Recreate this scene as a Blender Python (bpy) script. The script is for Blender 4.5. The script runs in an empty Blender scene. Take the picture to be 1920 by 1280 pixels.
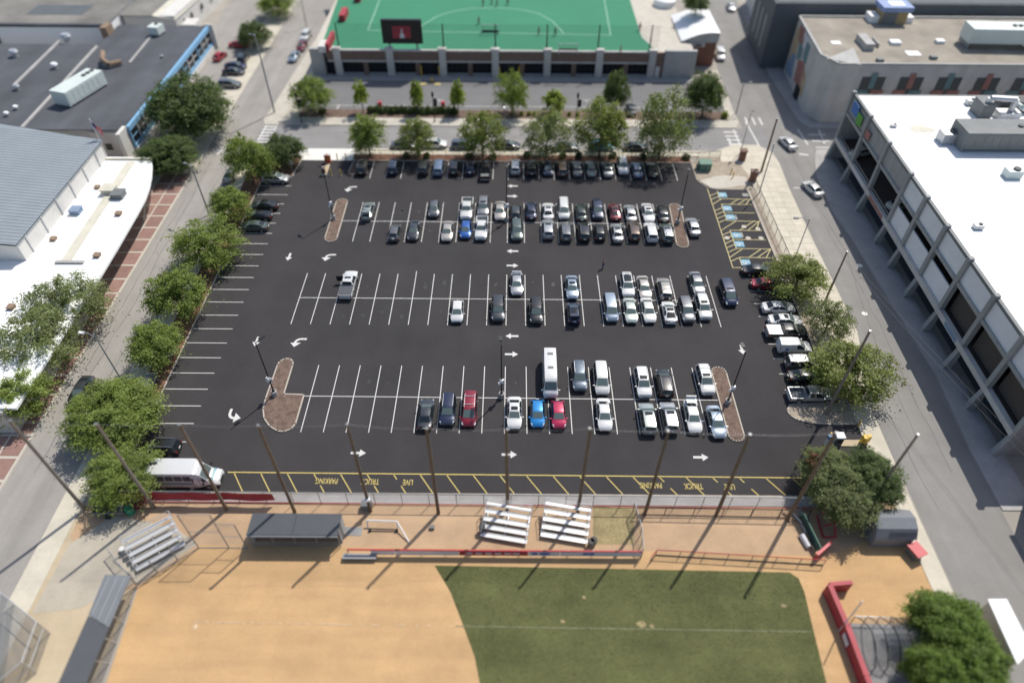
import bpy, bmesh, math, random
import numpy as np
from mathutils import Vector, Matrix
R = math.radians
rnd = random.Random(7)
SC = bpy.context.scene
COL = SC.collection
# ------------------------------------------------------------------ camera, sky, sun, exposure
cam = bpy.data.cameras.new("camera")
cam.sensor_width = 36.0
cam.lens = 24.109
cam.clip_start = 0.5
cam.clip_end = 3000
camo = bpy.data.objects.new("camera", cam)
COL.objects.link(camo)
pit, yaw, rol = 0.797209, 0.0010336, 0.0079702
fw = Vector((math.sin(yaw) * math.cos(pit), math.cos(yaw) * math.cos(pit), -math.sin(pit)))
rt = Vector((math.cos(yaw), -math.sin(yaw), 0))
up = rt.cross(fw)
rt2 = rt * math.cos(rol) + up * math.sin(rol)
up2 = rt2.cross(fw)
camo.matrix_world = Matrix(((rt2.x, up2.x, -fw.x, 0), (rt2.y, up2.y, -fw.y, 0), (rt2.z, up2.z, -fw.z, 67.2606), (0, 0, 0, 1)))
cam.dof.use_dof = True
cam.dof.focus_distance = 90.0
cam.dof.aperture_fstop = 0.024
SC.camera = camo
SUN_EL, SUN_AZ = R(55.0), R(37.0)
world = bpy.data.worlds.new("World")
SC.world = world
world.use_nodes = True
wn = world.node_tree
sky = wn.nodes.new("ShaderNodeTexSky")
sky.sky_type = 'NISHITA'
sky.sun_disc = False
sky.sun_elevation = SUN_EL
sky.sun_rotation = SUN_AZ
sky.air_density = 1.0
sky.dust_density = 1.5
bgn = wn.nodes["Background"]
bgn.inputs["Strength"].default_value = 0.128
wn.links.new(sky.outputs[0], bgn.inputs[0])
sun = bpy.data.lights.new("sun", 'SUN')
sun.energy = 4.2
sun.angle = R(0.53)
sun.color = (1.0, 0.955, 0.88)
suno = bpy.data.objects.new("sun", sun)
COL.objects.link(suno)
sdir = Vector((math.sin(SUN_AZ) * math.cos(SUN_EL), math.cos(SUN_AZ) * math.cos(SUN_EL), math.sin(SUN_EL)))
suno.rotation_euler = sdir.to_track_quat('Z', 'Y').to_euler()
SC.view_settings.view_transform = 'Standard'
SC.view_settings.look = 'None'
SC.view_settings.gamma = 1
SC.view_settings.use_curve_mapping = False
SC.view_settings.exposure = 0.0
SC.cycles.max_bounces = 6
SC.cycles.transparent_max_bounces = 12
SC.cycles.use_denoising = True
# ------------------------------------------------------------------ materials
MATS = {}
def mat(name, col, rough=0.8, metal=0.0, var=0.0, scale=0.4, coat=0.0, spec=0.5, objrand=0.0, fine=0.0, bump=0.0, streak=None):
    if name in MATS: return MATS[name]
    m = bpy.data.materials.new(name); m.use_nodes = True
    nt = m.node_tree; b = nt.nodes["Principled BSDF"]; N = nt.nodes.new; L = nt.links.new
    b.inputs["Base Color"].default_value = (*col, 1)
    b.inputs["Roughness"].default_value = rough
    b.inputs["Metallic"].default_value = metal
    b.inputs["Specular IOR Level"].default_value = spec
    b.inputs["Coat Weight"].default_value = coat
    b.inputs["Coat Roughness"].default_value = 0.05
    cur = None
    def mul(prev, fac_socket, lo, hi):
        mr = N("ShaderNodeMapRange"); L(fac_socket, mr.inputs[0])
        mr.inputs[1].default_value = 0.3; mr.inputs[2].default_value = 0.7
        mr.inputs[3].default_value = lo; mr.inputs[4].default_value = hi
        mx = N("ShaderNodeMix"); mx.data_type = 'RGBA'; mx.blend_type = 'MULTIPLY'; mx.inputs[0].default_value = 1
        if prev is None: mx.inputs[6].default_value = (*col, 1)
        else: L(prev, mx.inputs[6])
        L(mr.outputs[0], mx.inputs[7])
        return mx.outputs[2]
    if var or fine or bump or streak:
        g = N("ShaderNodeNewGeometry")
    if var:
        n1 = N("ShaderNodeTexNoise"); n1.inputs["Scale"].default_value = scale; n1.inputs["Detail"].default_value = 6; n1.inputs["Roughness"].default_value = 0.65
        L(g.outputs["Position"], n1.inputs["Vector"]); cur = mul(cur, n1.outputs[0], 1 - var, 1 + var)
    if streak:
        mp = N("ShaderNodeMapping"); mp.inputs["Scale"].default_value = streak[:3]; L(g.outputs["Position"], mp.inputs[0])
        n3 = N("ShaderNodeTexNoise"); n3.inputs["Scale"].default_value = 1; n3.inputs["Detail"].default_value = 4
        L(mp.outputs[0], n3.inputs["Vector"]); cur = mul(cur, n3.outputs[0], 1 - streak[3], 1 + streak[3])
    if fine:
        n2 = N("ShaderNodeTexNoise"); n2.inputs["Scale"].default_value = 5.0; n2.inputs["Detail"].default_value = 5; n2.inputs["Roughness"].default_value = 0.75
        L(g.outputs["Position"], n2.inputs["Vector"]); cur = mul(cur, n2.outputs[0], 1 - fine, 1 + fine)
    if objrand:
        oi = N("ShaderNodeObjectInfo")
        mr = N("ShaderNodeMapRange"); L(oi.outputs["Random"], mr.inputs[0]); mr.inputs[3].default_value = 1 - objrand; mr.inputs[4].default_value = 1 + objrand
        mx = N("ShaderNodeMix"); mx.data_type = 'RGBA'; mx.blend_type = 'MULTIPLY'; mx.inputs[0].default_value = 1
        if cur is None: mx.inputs[6].default_value = (*col, 1)
        else: L(cur, mx.inputs[6])
        L(mr.outputs[0], mx.inputs[7]); cur = mx.outputs[2]
    if cur is not None: L(cur, b.inputs["Base Color"])
    if bump:
        nb = N("ShaderNodeTexNoise"); nb.inputs["Scale"].default_value = 9.0; nb.inputs["Detail"].default_value = 5
        L(g.outputs["Position"], nb.inputs["Vector"])
        bp = N("ShaderNodeBump"); bp.inputs["Strength"].default_value = bump; bp.inputs["Distance"].default_value = 0.05
        L(nb.outputs[0], bp.inputs["Height"]); L(bp.outputs[0], b.inputs["Normal"])
    MATS[name] = m
    return m
def leaf_mat(name, col, amt=0.45):
    m = bpy.data.materials.new(name); m.use_nodes = True
    nt = m.node_tree; N = nt.nodes.new; L = nt.links.new
    b = nt.nodes["Principled BSDF"]; b.inputs["Roughness"].default_value = 0.55; b.inputs["Specular IOR Level"].default_value = 0.3
    at = N("ShaderNodeAttribute"); at.attribute_name = "tint"
    mr = N("ShaderNodeMapRange"); L(at.outputs["Fac"], mr.inputs[0]); mr.inputs[3].default_value = 1 - amt; mr.inputs[4].default_value = 1 + amt
    mx = N("ShaderNodeMix"); mx.data_type = 'RGBA'; mx.blend_type = 'MULTIPLY'; mx.inputs[0].default_value = 1
    mx.inputs[6].default_value = (*col, 1); L(mr.outputs[0], mx.inputs[7]); L(mx.outputs[2], b.inputs["Base Color"])
    tr = N("ShaderNodeBsdfTranslucent")
    m2 = N("ShaderNodeMix"); m2.data_type = 'RGBA'; m2.blend_type = 'MULTIPLY'; m2.inputs[0].default_value = 1
    L(mx.outputs[2], m2.inputs[6]); m2.inputs[7].default_value = (1.5, 1.6, 0.7, 1); L(m2.outputs[2], tr.inputs[0])
    ms = N("ShaderNodeMixShader"); ms.inputs[0].default_value = 0.42
    L(b.outputs[0], ms.inputs[1]); L(tr.outputs[0], ms.inputs[2])
    L(ms.outputs[0], nt.nodes["Material Output"].inputs[0])
    MATS[name] = m
    return m
def mesh_mat(name, col, k, w):
    """woven wire: diagonal wires with open holes between them"""
    m = bpy.data.materials.new(name); m.use_nodes = True
    nt = m.node_tree; N = nt.nodes.new; L = nt.links.new
    b = nt.nodes["Principled BSDF"]; b.inputs["Base Color"].default_value = (*col, 1); b.inputs["Roughness"].default_value = 0.5
    g = N("ShaderNodeNewGeometry"); sx = N("ShaderNodeSeparateXYZ"); L(g.outputs["Position"], sx.inputs[0])
    def M(op, a, b_):
        n = N("ShaderNodeMath"); n.operation = op
        for i, v in enumerate((a, b_)):
            if v is None: continue
            if isinstance(v, (int, float)): n.inputs[i].default_value = v
            else: L(v, n.inputs[i])
        return n.outputs[0]
    h = M('ADD', sx.outputs[0], sx.outputs[1])
    a1 = M('LESS_THAN', M('FRACT', M('MULTIPLY', M('ADD', h, sx.outputs[2]), k), None), w)
    a2 = M('LESS_THAN', M('FRACT', M('MULTIPLY', M('SUBTRACT', h, sx.outputs[2]), k), None), w)
    al = M('MAXIMUM', a1, a2)
    tr = N("ShaderNodeBsdfTransparent"); ms = N("ShaderNodeMixShader")
    L(al, ms.inputs[0]); L(tr.outputs[0], ms.inputs[1]); L(b.outputs[0], ms.inputs[2])
    L(ms.outputs[0], nt.nodes["Material Output"].inputs[0])
    MATS[name] = m
    return m
mat('ground', (0.34, 0.31, 0.27), .9, var=.12, scale=.15, fine=.08)
mat('asphalt_new', (0.050, 0.0470, 0.0480), .93, var=.17, scale=.07, fine=.15, bump=.12, streak=(.25, .03, 1, .06), spec=.2)
mat('asphalt_old', (0.305, 0.285, 0.258), .92, var=.10, scale=.2, fine=.10, streak=(.6, .04, 1, .10))
mat('asphalt_east', (0.245, 0.235, 0.22), .92, var=.10, scale=.2, fine=.08, streak=(.5, .03, 1, .09))
mat('asphalt_back', (0.25, 0.24, 0.235), .92, var=.10, scale=.2, fine=.08, streak=(.03, .5, 1, .10))
mat('asphalt_court', (0.172, 0.170, 0.170), .92, var=.08, scale=.2, fine=.08)
mat('concrete', (0.50, 0.46, 0.39), .9, var=.10, scale=.5, fine=.08, objrand=.06)
mat('yard_concrete', (0.43, 0.385, 0.31), .92, var=.14, scale=.3, fine=.08)
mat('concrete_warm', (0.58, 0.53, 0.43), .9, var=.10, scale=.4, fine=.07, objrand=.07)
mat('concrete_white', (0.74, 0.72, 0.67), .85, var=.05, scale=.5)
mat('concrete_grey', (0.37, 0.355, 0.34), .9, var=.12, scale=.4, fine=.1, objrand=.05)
mat('kerb', (0.44, 0.39, 0.33), .9, var=.15, scale=.8)
mat('mulch', (0.155, 0.105, 0.08), .95, var=.35, scale=1.2, fine=.45, bump=.5)
mat('mulch_red', (0.17, 0.085, 0.055), .95, var=.35, scale=1.2, fine=.45, bump=.5)
mat('gravel_bed', (0.36, 0.30, 0.23), .95, var=.15, scale=.8, fine=.35, bump=.4)
mat('brick_paving', (0.275, 0.165, 0.138), .9, var=.15, scale=.6, fine=.1, objrand=.12)
mat('infield_dirt', (0.51, 0.325, 0.160), .95, var=.13, scale=.18, fine=.08, streak=(.10, .8, 1, .07))
mat('concourse_dirt', (0.47, 0.32, 0.195), .95, var=.14, scale=.25, fine=.08)
mat('sand_pale', (0.48, 0.39, 0.265), .95, var=.14, scale=.2, fine=.07)
mat('grass_field', (0.098, 0.105, 0.035), .95, var=.24, scale=.22, fine=.2, streak=(.04, .35, 1, .14))
mat('grass_dry', (0.30, 0.24, 0.12), .95, var=.3, scale=.6, fine=.3)
mat('oil_stain', (0.030, 0.029, 0.031), .6, var=.2, scale=2)
mat('crack_seal', (0.17, 0.165, 0.16), .9)
mat('paint_white', (0.62, 0.61, 0.58), .8, fine=.12)
mat('paint_yellow', (0.60, 0.47, 0.15), .8, fine=.12)
mat('paint_yellow_pale', (0.62, 0.53, 0.26), .8, fine=.12)
mat('paint_blue', (0.17, 0.36, 0.47), .8, fine=.15)
mat('faded_line', (0.22, 0.22, 0.14), .95, fine=.3)
mat('chalk', (0.58, 0.44, 0.29), .95, fine=.3)
mat('turf', (0.040, 0.225, 0.122), .9, var=.06, scale=.1, fine=.05)
mat('turf_line', (0.42, 0.62, 0.48), .9)
mat('roof_dark', (0.080, 0.085, 0.096), .85, var=.2, scale=.12, fine=.08, streak=(.3, .05, 1, .15))
mat('roof_tan', (0.30, 0.265, 0.215), .9, var=.25, scale=.18, fine=.12)
mat('roof_old', (0.21, 0.20, 0.18), .9, var=.35, scale=.12, fine=.12)
mat('roof_slate', (0.105, 0.118, 0.128), .8, var=.12, scale=.2)
mat('roof_white', (0.86, 0.86, 0.85), .6, var=.03, scale=.3)
mat('roof_cream', (0.60, 0.57, 0.47), .8, var=.12, scale=.5)
mat('metal_roof', (0.31, 0.345, 0.365), .5, metal=.3, var=.06, scale=.3)
mat('wall_white', (0.66, 0.64, 0.60), .85, var=.08, scale=.4)
mat('wall_grey', (0.42, 0.41, 0.39), .88, var=.10, scale=.35, fine=.05, streak=(.5, .5, .05, .08))
mat('wall_pale', (0.55, 0.52, 0.48), .88, var=.10, scale=.35, streak=(.5, .5, .05, .10))
mat('wall_concrete', (0.33, 0.33, 0.32), .88, var=.12, scale=.4, streak=(.6, .6, .05, .12))
mat('wall_panel', (0.78, 0.78, 0.79), .85, var=.05, scale=.4)
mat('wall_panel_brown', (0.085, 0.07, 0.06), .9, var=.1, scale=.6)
mat('brick_red', (0.22, 0.105, 0.07), .9, var=.14, scale=.9, fine=.2)
mat('brick_brown', (0.205, 0.135, 0.105), .9, var=.12, scale=.9, fine=.15)
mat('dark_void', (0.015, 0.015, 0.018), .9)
mat('glass_dark', (0.012, 0.018, 0.022), .06, spec=.6)
mat('glass_sky_tint', (0.10, 0.135, 0.13), .08, spec=.7)  # sky reflection put into the base colour of the windshields
mat('glass_pane', (0.05, 0.06, 0.065), .15, spec=.6)
mat('frame_blue', (0.22, 0.43, 0.64), .6, var=.05)
mat('steel_grey', (0.30, 0.31, 0.32), .5, metal=.4)
mat('galvanised', (0.55, 0.56, 0.57), .45, metal=.55, var=.05)
mat('aluminium', (0.62, 0.62, 0.61), .38, metal=.25)
mat('black_metal', (0.02, 0.02, 0.022), .5)
mat('plastic_black', (0.02, 0.02, 0.02), .55)
mat('tyre', (0.022, 0.022, 0.023), .85)
mat('rim_silver', (0.45, 0.45, 0.46), .35, metal=.6)
mat('chrome', (0.7, 0.7, 0.7), .2, metal=.8)
mat('lamp_clear', (0.75, 0.77, 0.78), .1, spec=.7)
mat('lamp_red', (0.36, 0.015, 0.015), .2)
mat('plate', (0.7, 0.7, 0.66), .5)
mat('wood_pole', (0.17, 0.115, 0.07), .9, var=.2, scale=.6, fine=.2, objrand=.15)
mat('wood_pole_grey', (0.25, 0.20, 0.155), .9, var=.2, scale=.6, objrand=.15)
mat('bark', (0.12, 0.09, 0.065), .95, var=.3, scale=2)
mat('red_paint', (0.42, 0.035, 0.045), .6, var=.08)
mat('red_vinyl', (0.36, 0.035, 0.05), .6, var=.15, scale=.8)
mat('red_screen', (0.34, 0.03, 0.045), .8, var=.22, scale=1.2)
mat('banner_white', (0.62, 0.60, 0.62), .6, var=.1, scale=2)
mat('banner_blue', (0.05, 0.13, 0.42), .6)
mat('safety_yellow', (0.62, 0.40, 0.04), .55, var=.08)
mat('orange_box', (0.42, 0.13, 0.04), .6)
mat('green_box', (0.11, 0.21, 0.155), .6, var=.06)
mat('hvac', (0.62, 0.68, 0.64), .5, var=.05)
mat('hvac_dark', (0.16, 0.17, 0.17), .6, var=.15)
mat('hvac_grille', (0.09, 0.095, 0.095), .7)
mat('dugout_roof', (0.085, 0.09, 0.098), .8, var=.08, scale=.5)
mat('dugout_light', (0.20, 0.21, 0.225), .6, var=.08, scale=.5, metal=.2)
mat('tarp_grey', (0.24, 0.24, 0.235), .8, var=.25, scale=.35, fine=.1)
mat('shed_wall', (0.24, 0.255, 0.27), .8, var=.06)
mat('shed_roof', (0.20, 0.21, 0.225), .85, var=.08, scale=1.5)
mat('blue_plastic', (0.03, 0.08, 0.30), .5)
mat('red_plastic', (0.48, 0.04, 0.055), .5)
mat('green_plastic', (0.04, 0.26, 0.15), .5)
mat('net_green', (0.05, 0.10, 0.085), .8, var=.2)
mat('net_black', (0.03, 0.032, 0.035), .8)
mat('white_pipe', (0.72, 0.71, 0.69), .5)
mat('screen_black', (0.012, 0.013, 0.016), .4)
mat('skin', (0.42, 0.26, 0.18), .6)
mat('hair_dark', (0.03, 0.02, 0.015), .7)
mat('cloth_pink', (0.42, 0.20, 0.17), .8)
mat('cloth_denim', (0.06, 0.085, 0.16), .85)
mat('cloth_maroon', (0.20, 0.05, 0.06), .85)
mat('cloth_black', (0.02, 0.02, 0.022), .85)
mat('cloth_white', (0.6, 0.6, 0.58), .85)
mat('mural_coral', (0.35, 0.165, 0.135), .85, var=.15, scale=1)
mat('mural_teal', (0.15, 0.235, 0.24), .85, var=.15, scale=1)
mat('mural_blue', (0.22, 0.29, 0.40), .85, var=.1, scale=1)
mat('mural_sand', (0.50, 0.38, 0.24), .85, var=.1, scale=1)
mat('sign_blue', (0.06, 0.17, 0.45), .6)
mat('sign_green', (0.10, 0.33, 0.05), .6)
mat('skylight', (0.25, 0.37, 0.36), .4)
mat('tank_blue', (0.24, 0.32, 0.54), .6, var=.15, scale=1)
mat('timber_yellow', (0.40, 0.30, 0.15), .8, var=.1)
mat('copper_wood', (0.27, 0.19, 0.13), .8, var=.15)
mat('flag_red', (0.55, 0.16, 0.17), .8)
mat('flag_blue', (0.05, 0.07, 0.22), .8)
mat('teal_stripe', (0.03, 0.30, 0.24), .4)
mat('blue_stripe', (0.06, 0.20, 0.38), .4)
leaf_mat('leaf_mid', (0.205, 0.255, 0.066))
leaf_mat('leaf_dark', (0.105, 0.145, 0.052))
leaf_mat('leaf_bright', (0.27, 0.32, 0.065))
leaf_mat('leaf_olive', (0.195, 0.225, 0.066))
leaf_mat('leaf_round', (0.155, 0.225, 0.050))
leaf_mat('leaf_dusty', (0.185, 0.212, 0.092))
leaf_mat('leaf_red', (0.20, 0.09, 0.055))
mesh_mat('chain_link', (0.36, 0.37, 0.37), 9.0, .09)
mesh_mat('chain_link_dark', (0.05, 0.05, 0.05), 9.0, .08)
mesh_mat('field_net', (0.04, 0.06, 0.05), 7.0, .07)
mesh_mat('ball_net', (0.03, 0.03, 0.03), 11.0, .035)
mesh_mat('batting_net', (0.16, 0.17, 0.18), 8.0, .18)
# ------------------------------------------------------------------ builders
OFF = {}
class MB:
    def __init__(s): s.v = []; s.f = []
    def add(s, vs, fs):
        n = len(s.v); s.v += [tuple(v) for v in vs]; s.f += [tuple(i + n for i in f) for f in fs]; return s
    def box(s, x0, y0, z0, x1, y1, z1):
        return s.add([(x0,y0,z0),(x1,y0,z0),(x1,y1,z0),(x0,y1,z0),(x0,y0,z1),(x1,y0,z1),(x1,y1,z1),(x0,y1,z1)],
                     [(3,2,1,0),(4,5,6,7),(0,1,5,4),(1,2,6,5),(2,3,7,6),(3,0,4,7)])
    def obox(s, c, d, rz=0.0, rx=0.0):
        m = Matrix.Translation(c) @ Matrix.Rotation(rz, 4, 'Z') @ Matrix.Rotation(rx, 4, 'X')
        x, y, z = d[0]/2, d[1]/2, d[2]/2
        vs = [m @ Vector(p) for p in [(-x,-y,-z),(x,-y,-z),(x,y,-z),(-x,y,-z),(-x,-y,z),(x,-y,z),(x,y,z),(-x,y,z)]]
        return s.add(vs, [(3,2,1,0),(4,5,6,7),(0,1,5,4),(1,2,6,5),(2,3,7,6),(3,0,4,7)])
    def cyl(s, p0, p1, r0, r1=None, n=8):
        if r1 is None: r1 = r0
        a, b = Vector(p0), Vector(p1); d = (b - a).normalized()
        u = d.orthogonal().normalized(); w = d.cross(u)
        vs = []
        for c, r in ((a, r0), (b, r1)):
            for k in range(n):
                t = 2*math.pi*k/n; vs.append(c + (u*math.cos(t) + w*math.sin(t))*r)
        fs = [(k, (k+1) % n, n + (k+1) % n, n + k) for k in range(n)]
        fs += [tuple(reversed(range(n))), tuple(range(n, 2*n))]
        return s.add(vs, fs)
    def tube(s, pts, r, n=6):
        for a, b in zip(pts, pts[1:]): s.cyl(a, b, r, r, n)
        return s
    def prism(s, pts, z0, z1):
        n = len(pts)
        area = sum(pts[i][0]*pts[(i+1) % n][1] - pts[(i+1) % n][0]*pts[i][1] for i in range(n))
        if area < 0: pts = list(reversed(pts))
        vs = [(p[0], p[1], z0) for p in pts] + [(p[0], p[1], z1) for p in pts]
        fs = [tuple(reversed(range(n))), tuple(range(n, 2*n))] + [(k, (k+1) % n, n+(k+1) % n, n+k) for k in range(n)]
        return s.add(vs, fs)
    def sheet(s, pts, z):
        n = len(pts)
        area = sum(pts[i][0]*pts[(i+1) % n][1] - pts[(i+1) % n][0]*pts[i][1] for i in range(n))
        if area < 0: pts = list(reversed(pts))
        return s.add([(p[0], p[1], z) for p in pts], [tuple(range(n))])
    def quad(s, a, b, c, d): return s.add([a, b, c, d], [(0, 1, 2, 3)])
    def mesh(s, name, m, off=(0,0,0), smooth=None):
        me = bpy.data.meshes.new(name)
        me.from_pydata([(x-off[0], y-off[1], z-off[2]) for x, y, z in s.v], [], s.f)
        if m: me.materials.append(MATS[m] if isinstance(m, str) else m)
        if smooth is not None:
            me.polygons.foreach_set("use_smooth", [True]*len(me.polygons))
            me.set_sharp_from_angle(angle=R(smooth))
        me.update(); return me
    def make(s, name, m, parent=None, smooth=None, label=None):
        off = OFF[parent] if parent is not None else (0, 0, 0)
        o = link(name, s.mesh(name, m, off, smooth), parent)
        if label: o['label'] = label
        return o
def link(name, data, parent=None, loc=None):
    o = bpy.data.objects.new(name, data); COL.objects.link(o)
    if parent is not None: o.parent = parent; OFF[o] = OFF.get(parent, (0,0,0))
    else: OFF[o] = (0,0,0)
    if loc is not None: o.location = loc
    return o
def tag(o, label, cat, group=None, kind=None):
    o['label'] = label; o['category'] = cat
    if group: o['group'] = group
    if kind: o['kind'] = kind
    return o
def thing(name, loc, label, cat, group=None):
    o = bpy.data.objects.new(name, None); COL.objects.link(o); o.location = loc; OFF[o] = tuple(loc)
    return tag(o, label, cat, group)
def structure(name, mb, m, label=None):
    o = mb.make(name, m); o['kind'] = 'structure'
    if label: o['label'] = label
    return o
def copy_tree(o, parent=None):
    c = o.copy(); COL.objects.link(c)
    if parent is not None: c.parent = parent
    for ch in list(o.children): copy_tree(ch, c)
    return c
def inst(proto, used, loc, rz=0.0, label=None, scale=None):
    """first use moves the prototype, later uses copy it"""
    o = proto if not used else copy_tree(proto)
    used.append(o); o.location = loc; o.rotation_euler = (0, 0, rz)
    if scale: o.scale = scale
    if label: o['label'] = label
    return o
def slab_mesh(name, dx, dy, h, m, gap=.03):
    b = MB(); x, y, g = dx/2 - gap/2, dy/2 - gap/2, .02
    b.add([(-x,-y,-h),(x,-y,-h),(x,y,-h),(-x,y,-h),(-x+g,-y+g,0),(x-g,-y+g,0),(x-g,y-g,0),(-x+g,y-g,0)],
          [(4,5,6,7),(0,1,5,4),(1,2,6,5),(2,3,7,6),(3,0,4,7)])
    return b.mesh(name, m)
def slabs(parent, x0, y0, x1, y1, dx, dy, z, m, name='paving_slab', skip=None, h=.04):
    nx, ny = max(1, round((x1-x0)/dx)), max(1, round((y1-y0)/dy)); dx, dy = (x1-x0)/nx, (y1-y0)/ny
    me = slab_mesh(name, dx, dy, h, m)
    for i in range(nx):
        for j in range(ny):
            x, y = x0+dx*(i+.5), y0+dy*(j+.5)
            if skip and skip(x, y): continue
            link(name, me, parent, (x, y, z + rnd.uniform(-.006, .006)))
# ------------------------------------------------------------------ ground, streets, pavements
structure('ground', MB().sheet([(-450,-250),(450,-250),(450,700),(-450,700)], 0.0), 'ground', 'pale bare ground between the streets')
structure('west_street', MB().sheet([(-57.4,-60),(-49.9,-60),(-49.9,116),(-49.3,128),(-46.4,190),(-44,330),(-55,330),(-57.2,190)], .006), 'asphalt_old', 'pale grey worn asphalt street along the brick pavement')
structure('back_street', MB().sheet([(-49.6,116),(49,116),(49,124.8),(-49.3,124.8)], .010), 'asphalt_back', 'grey asphalt street behind the car park')
structure('east_street', MB().sheet([(44.9,-60),(54.4,-60),(54.5,40),(54.6,48),(55.7,60),(55,75),(54.6,89),(53.9,97),(54.6,108),(56.2,114),(57.4,117),(120,117),(120,125),(58.6,125),(57.1,128),(56.6,149),(59.6,194),(72,330),(64,330),(52.3,194),(45.8,151.5),(45.2,132),(45.3,124),(49.0,118.5),(49.2,112),(48.7,104),(48.4,88),(48.3,68),(46.6,60),(45.2,55)], .006), 'asphalt_east', 'wide grey asphalt street beside the parking garage')
structure('forecourt_paving', MB().sheet([(-44,131.4),(44,131.4),(44,144.5),(-44,144.5)], .008), 'asphalt_court', 'grey asphalt forecourt in front of the field house')
west_walk = structure('brick_pavement', MB().box(-66,20,-.05,-57.4,113,.08), 'concrete', 'pavement of red brick squares with pale borders')
me = slab_mesh('brick_panel', 2.3, 2.9, .03, 'brick_paving')
for j in range(26):
    for i, x in enumerate((-58.85, -61.35)):
        y = 28.5 + j*3.2
        if y > 108: continue
        link('brick_panel', me, west_walk, (x, y, .10))
tree_verge = structure('verge_pavement', MB().box(-49.9,20,-.05,-47.4,110,.10), 'concrete_warm')
slabs(tree_verge, -49.8, 44, -47.5, 109, 1.15, 1.6, .125, 'concrete_warm', skip=lambda x, y: False)
structure('west_lawn_strip', MB().box(-62.5,113,-.05,-57.4,190,.06), 'concrete_warm', 'pale pavement on the west side of the street')
north_walk = structure('north_pavement', MB().prism([(-49,124.8),(44,124.8),(45,127),(45,131.4),(45.6,151),(43.9,151),(43.2,131.4),(40,127.9),(-43,127.9),(-44,131.4),(-44,146),(-46,165),(-47.5,165),(-49.3,131),(-49.8,127)], -.05, .12), 'concrete', 'pale pavement north of the back street')
slabs(north_walk, -43, 124.95, 40, 127.8, 1.5, 1.42, .145, 'concrete')
structure('planting_strip', MB().box(-43,127.9,-.05,43,131.3,.14), 'mulch', 'mulched planting strip with street trees')
south_walk = structure('south_pavement', MB().prism([(-29.6,114.0),(34.8,114.0),(34.8,116),(-29.6,116)], -.05, .12), 'concrete_warm', 'pavement between the back street and the car park')
slabs(south_walk, -29.5, 114.05, 34.7, 115.95, 1.6, 1.9, .145, 'concrete_warm')
structure('entrance_apron', MB().box(-40.0,111.9,-.05,-29.6,116.0,.05), 'concrete_white', 'white concrete apron at the car park entrance')
east_walk = structure('east_pavement', MB().prism([(42.5,60),(46.4,60),(48.2,68),(48.3,88),(48.6,104),(49.1,112),(48.6,116),(46.5,118.4),(42,118.4),(38,116),(34.8,116),(34.8,114),(36.5,111),(41.4,111),(42.5,103)], -.05, .12), 'concrete_warm', 'wide pale pavement beside the east street')
slabs(east_walk, 43.3, 62, 47.9, 110.5, 1.55, 1.6, .145, 'concrete_warm', skip=lambda x, y: x > 47 and y < 68 or x > 46 and y < 64)
slabs(east_walk, 38.5, 112.2, 47.5, 116, 1.5, 1.9, .145, 'concrete_warm')
structure('corner_gravel', MB().prism([(32.9,106.3),(32.9,111.3),(34.8,113.9),(41.2,113.9),(42.4,108),(42.0,103.3),(36.0,103.3)], -.05, .13), 'gravel_bed', 'gravel bed around the green cabinet')
structure('corner_pad', MB().prism([(33.2,105.8),(35.0,103.5),(36.5,103.4),(41.6,104.6),(41.8,107.2),(38.2,107.6),(36.0,107.2)], .0, .15), 'concrete', 'concrete pad at the corner of the car park')
structure('exit_apron', MB().prism([(42.5,45),(45,44),(45.2,55),(46.6,60),(42.5,60),(42.6,52.5)], -.05, .10), 'concrete_warm', 'pale concrete apron by the exit barrier')
structure('south_east_pavement', MB().prism([(43.0,28),(44.9,28),(44.9,44.2),(42.7,45.2)], -.05, .10), 'concrete_warm')
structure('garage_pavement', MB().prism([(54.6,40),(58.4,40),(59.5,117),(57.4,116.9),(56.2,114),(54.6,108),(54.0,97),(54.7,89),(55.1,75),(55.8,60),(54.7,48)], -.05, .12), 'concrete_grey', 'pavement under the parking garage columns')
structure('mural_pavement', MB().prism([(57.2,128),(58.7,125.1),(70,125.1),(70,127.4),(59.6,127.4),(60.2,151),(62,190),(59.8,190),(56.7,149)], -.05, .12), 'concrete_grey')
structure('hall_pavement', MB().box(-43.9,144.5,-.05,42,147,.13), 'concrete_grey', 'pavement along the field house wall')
structure('west_car_yard', MB().sheet([(-69.4,135),(-62.5,135),(-62.5,230),(-82,230),(-72,165),(-69.4,160)], .008), 'asphalt_old', 'yard with parked cars by the blue framed building')
# ------------------------------------------------------------------ car park
lot_pts = [(-44.4,41.6),(41.0,41.6),(41.0,45.0),(42.6,46),(42.6,52.3),(42.6,54.0),(41.1,56),(41.1,103.2),(36.0,103.2),(34.3,103.9),(32.85,106.0),(32.85,111.75),(-29.4,111.75),(-29.6,112.0),(-38.8,112.0),(-39.2,106.6),(-40.4,104.9),(-44.4,104.5)]
lot = structure('car_park', MB().sheet(lot_pts, .012), 'asphalt_new', 'dark freshly laid asphalt car park')
OFF[lot] = (0,0,0)
def kerb(pts, closed=False, w=.16, h=.13, m='kerb', name='kerb', parent=lot):
    b = MB(); n = len(pts); segs = list(zip(pts, pts[1:])) + ([(pts[-1], pts[0])] if closed else [])
    for (a, c) in segs:
        a, c = Vector(a), Vector(c); d = c - a; l = d.length
        b.obox(((a.x+c.x)/2, (a.y+c.y)/2, h/2), (l + w*.9, w, h), math.atan2(d.y, d.x))
    return b.make(name, m, parent)
kerb([(-44.45,43.5),(-44.45,104.4),(-40.6,104.8),(-39.4,106.6),(-38.9,111.9)])
kerb([(-29.3,111.85),(32.8,111.85)])
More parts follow.
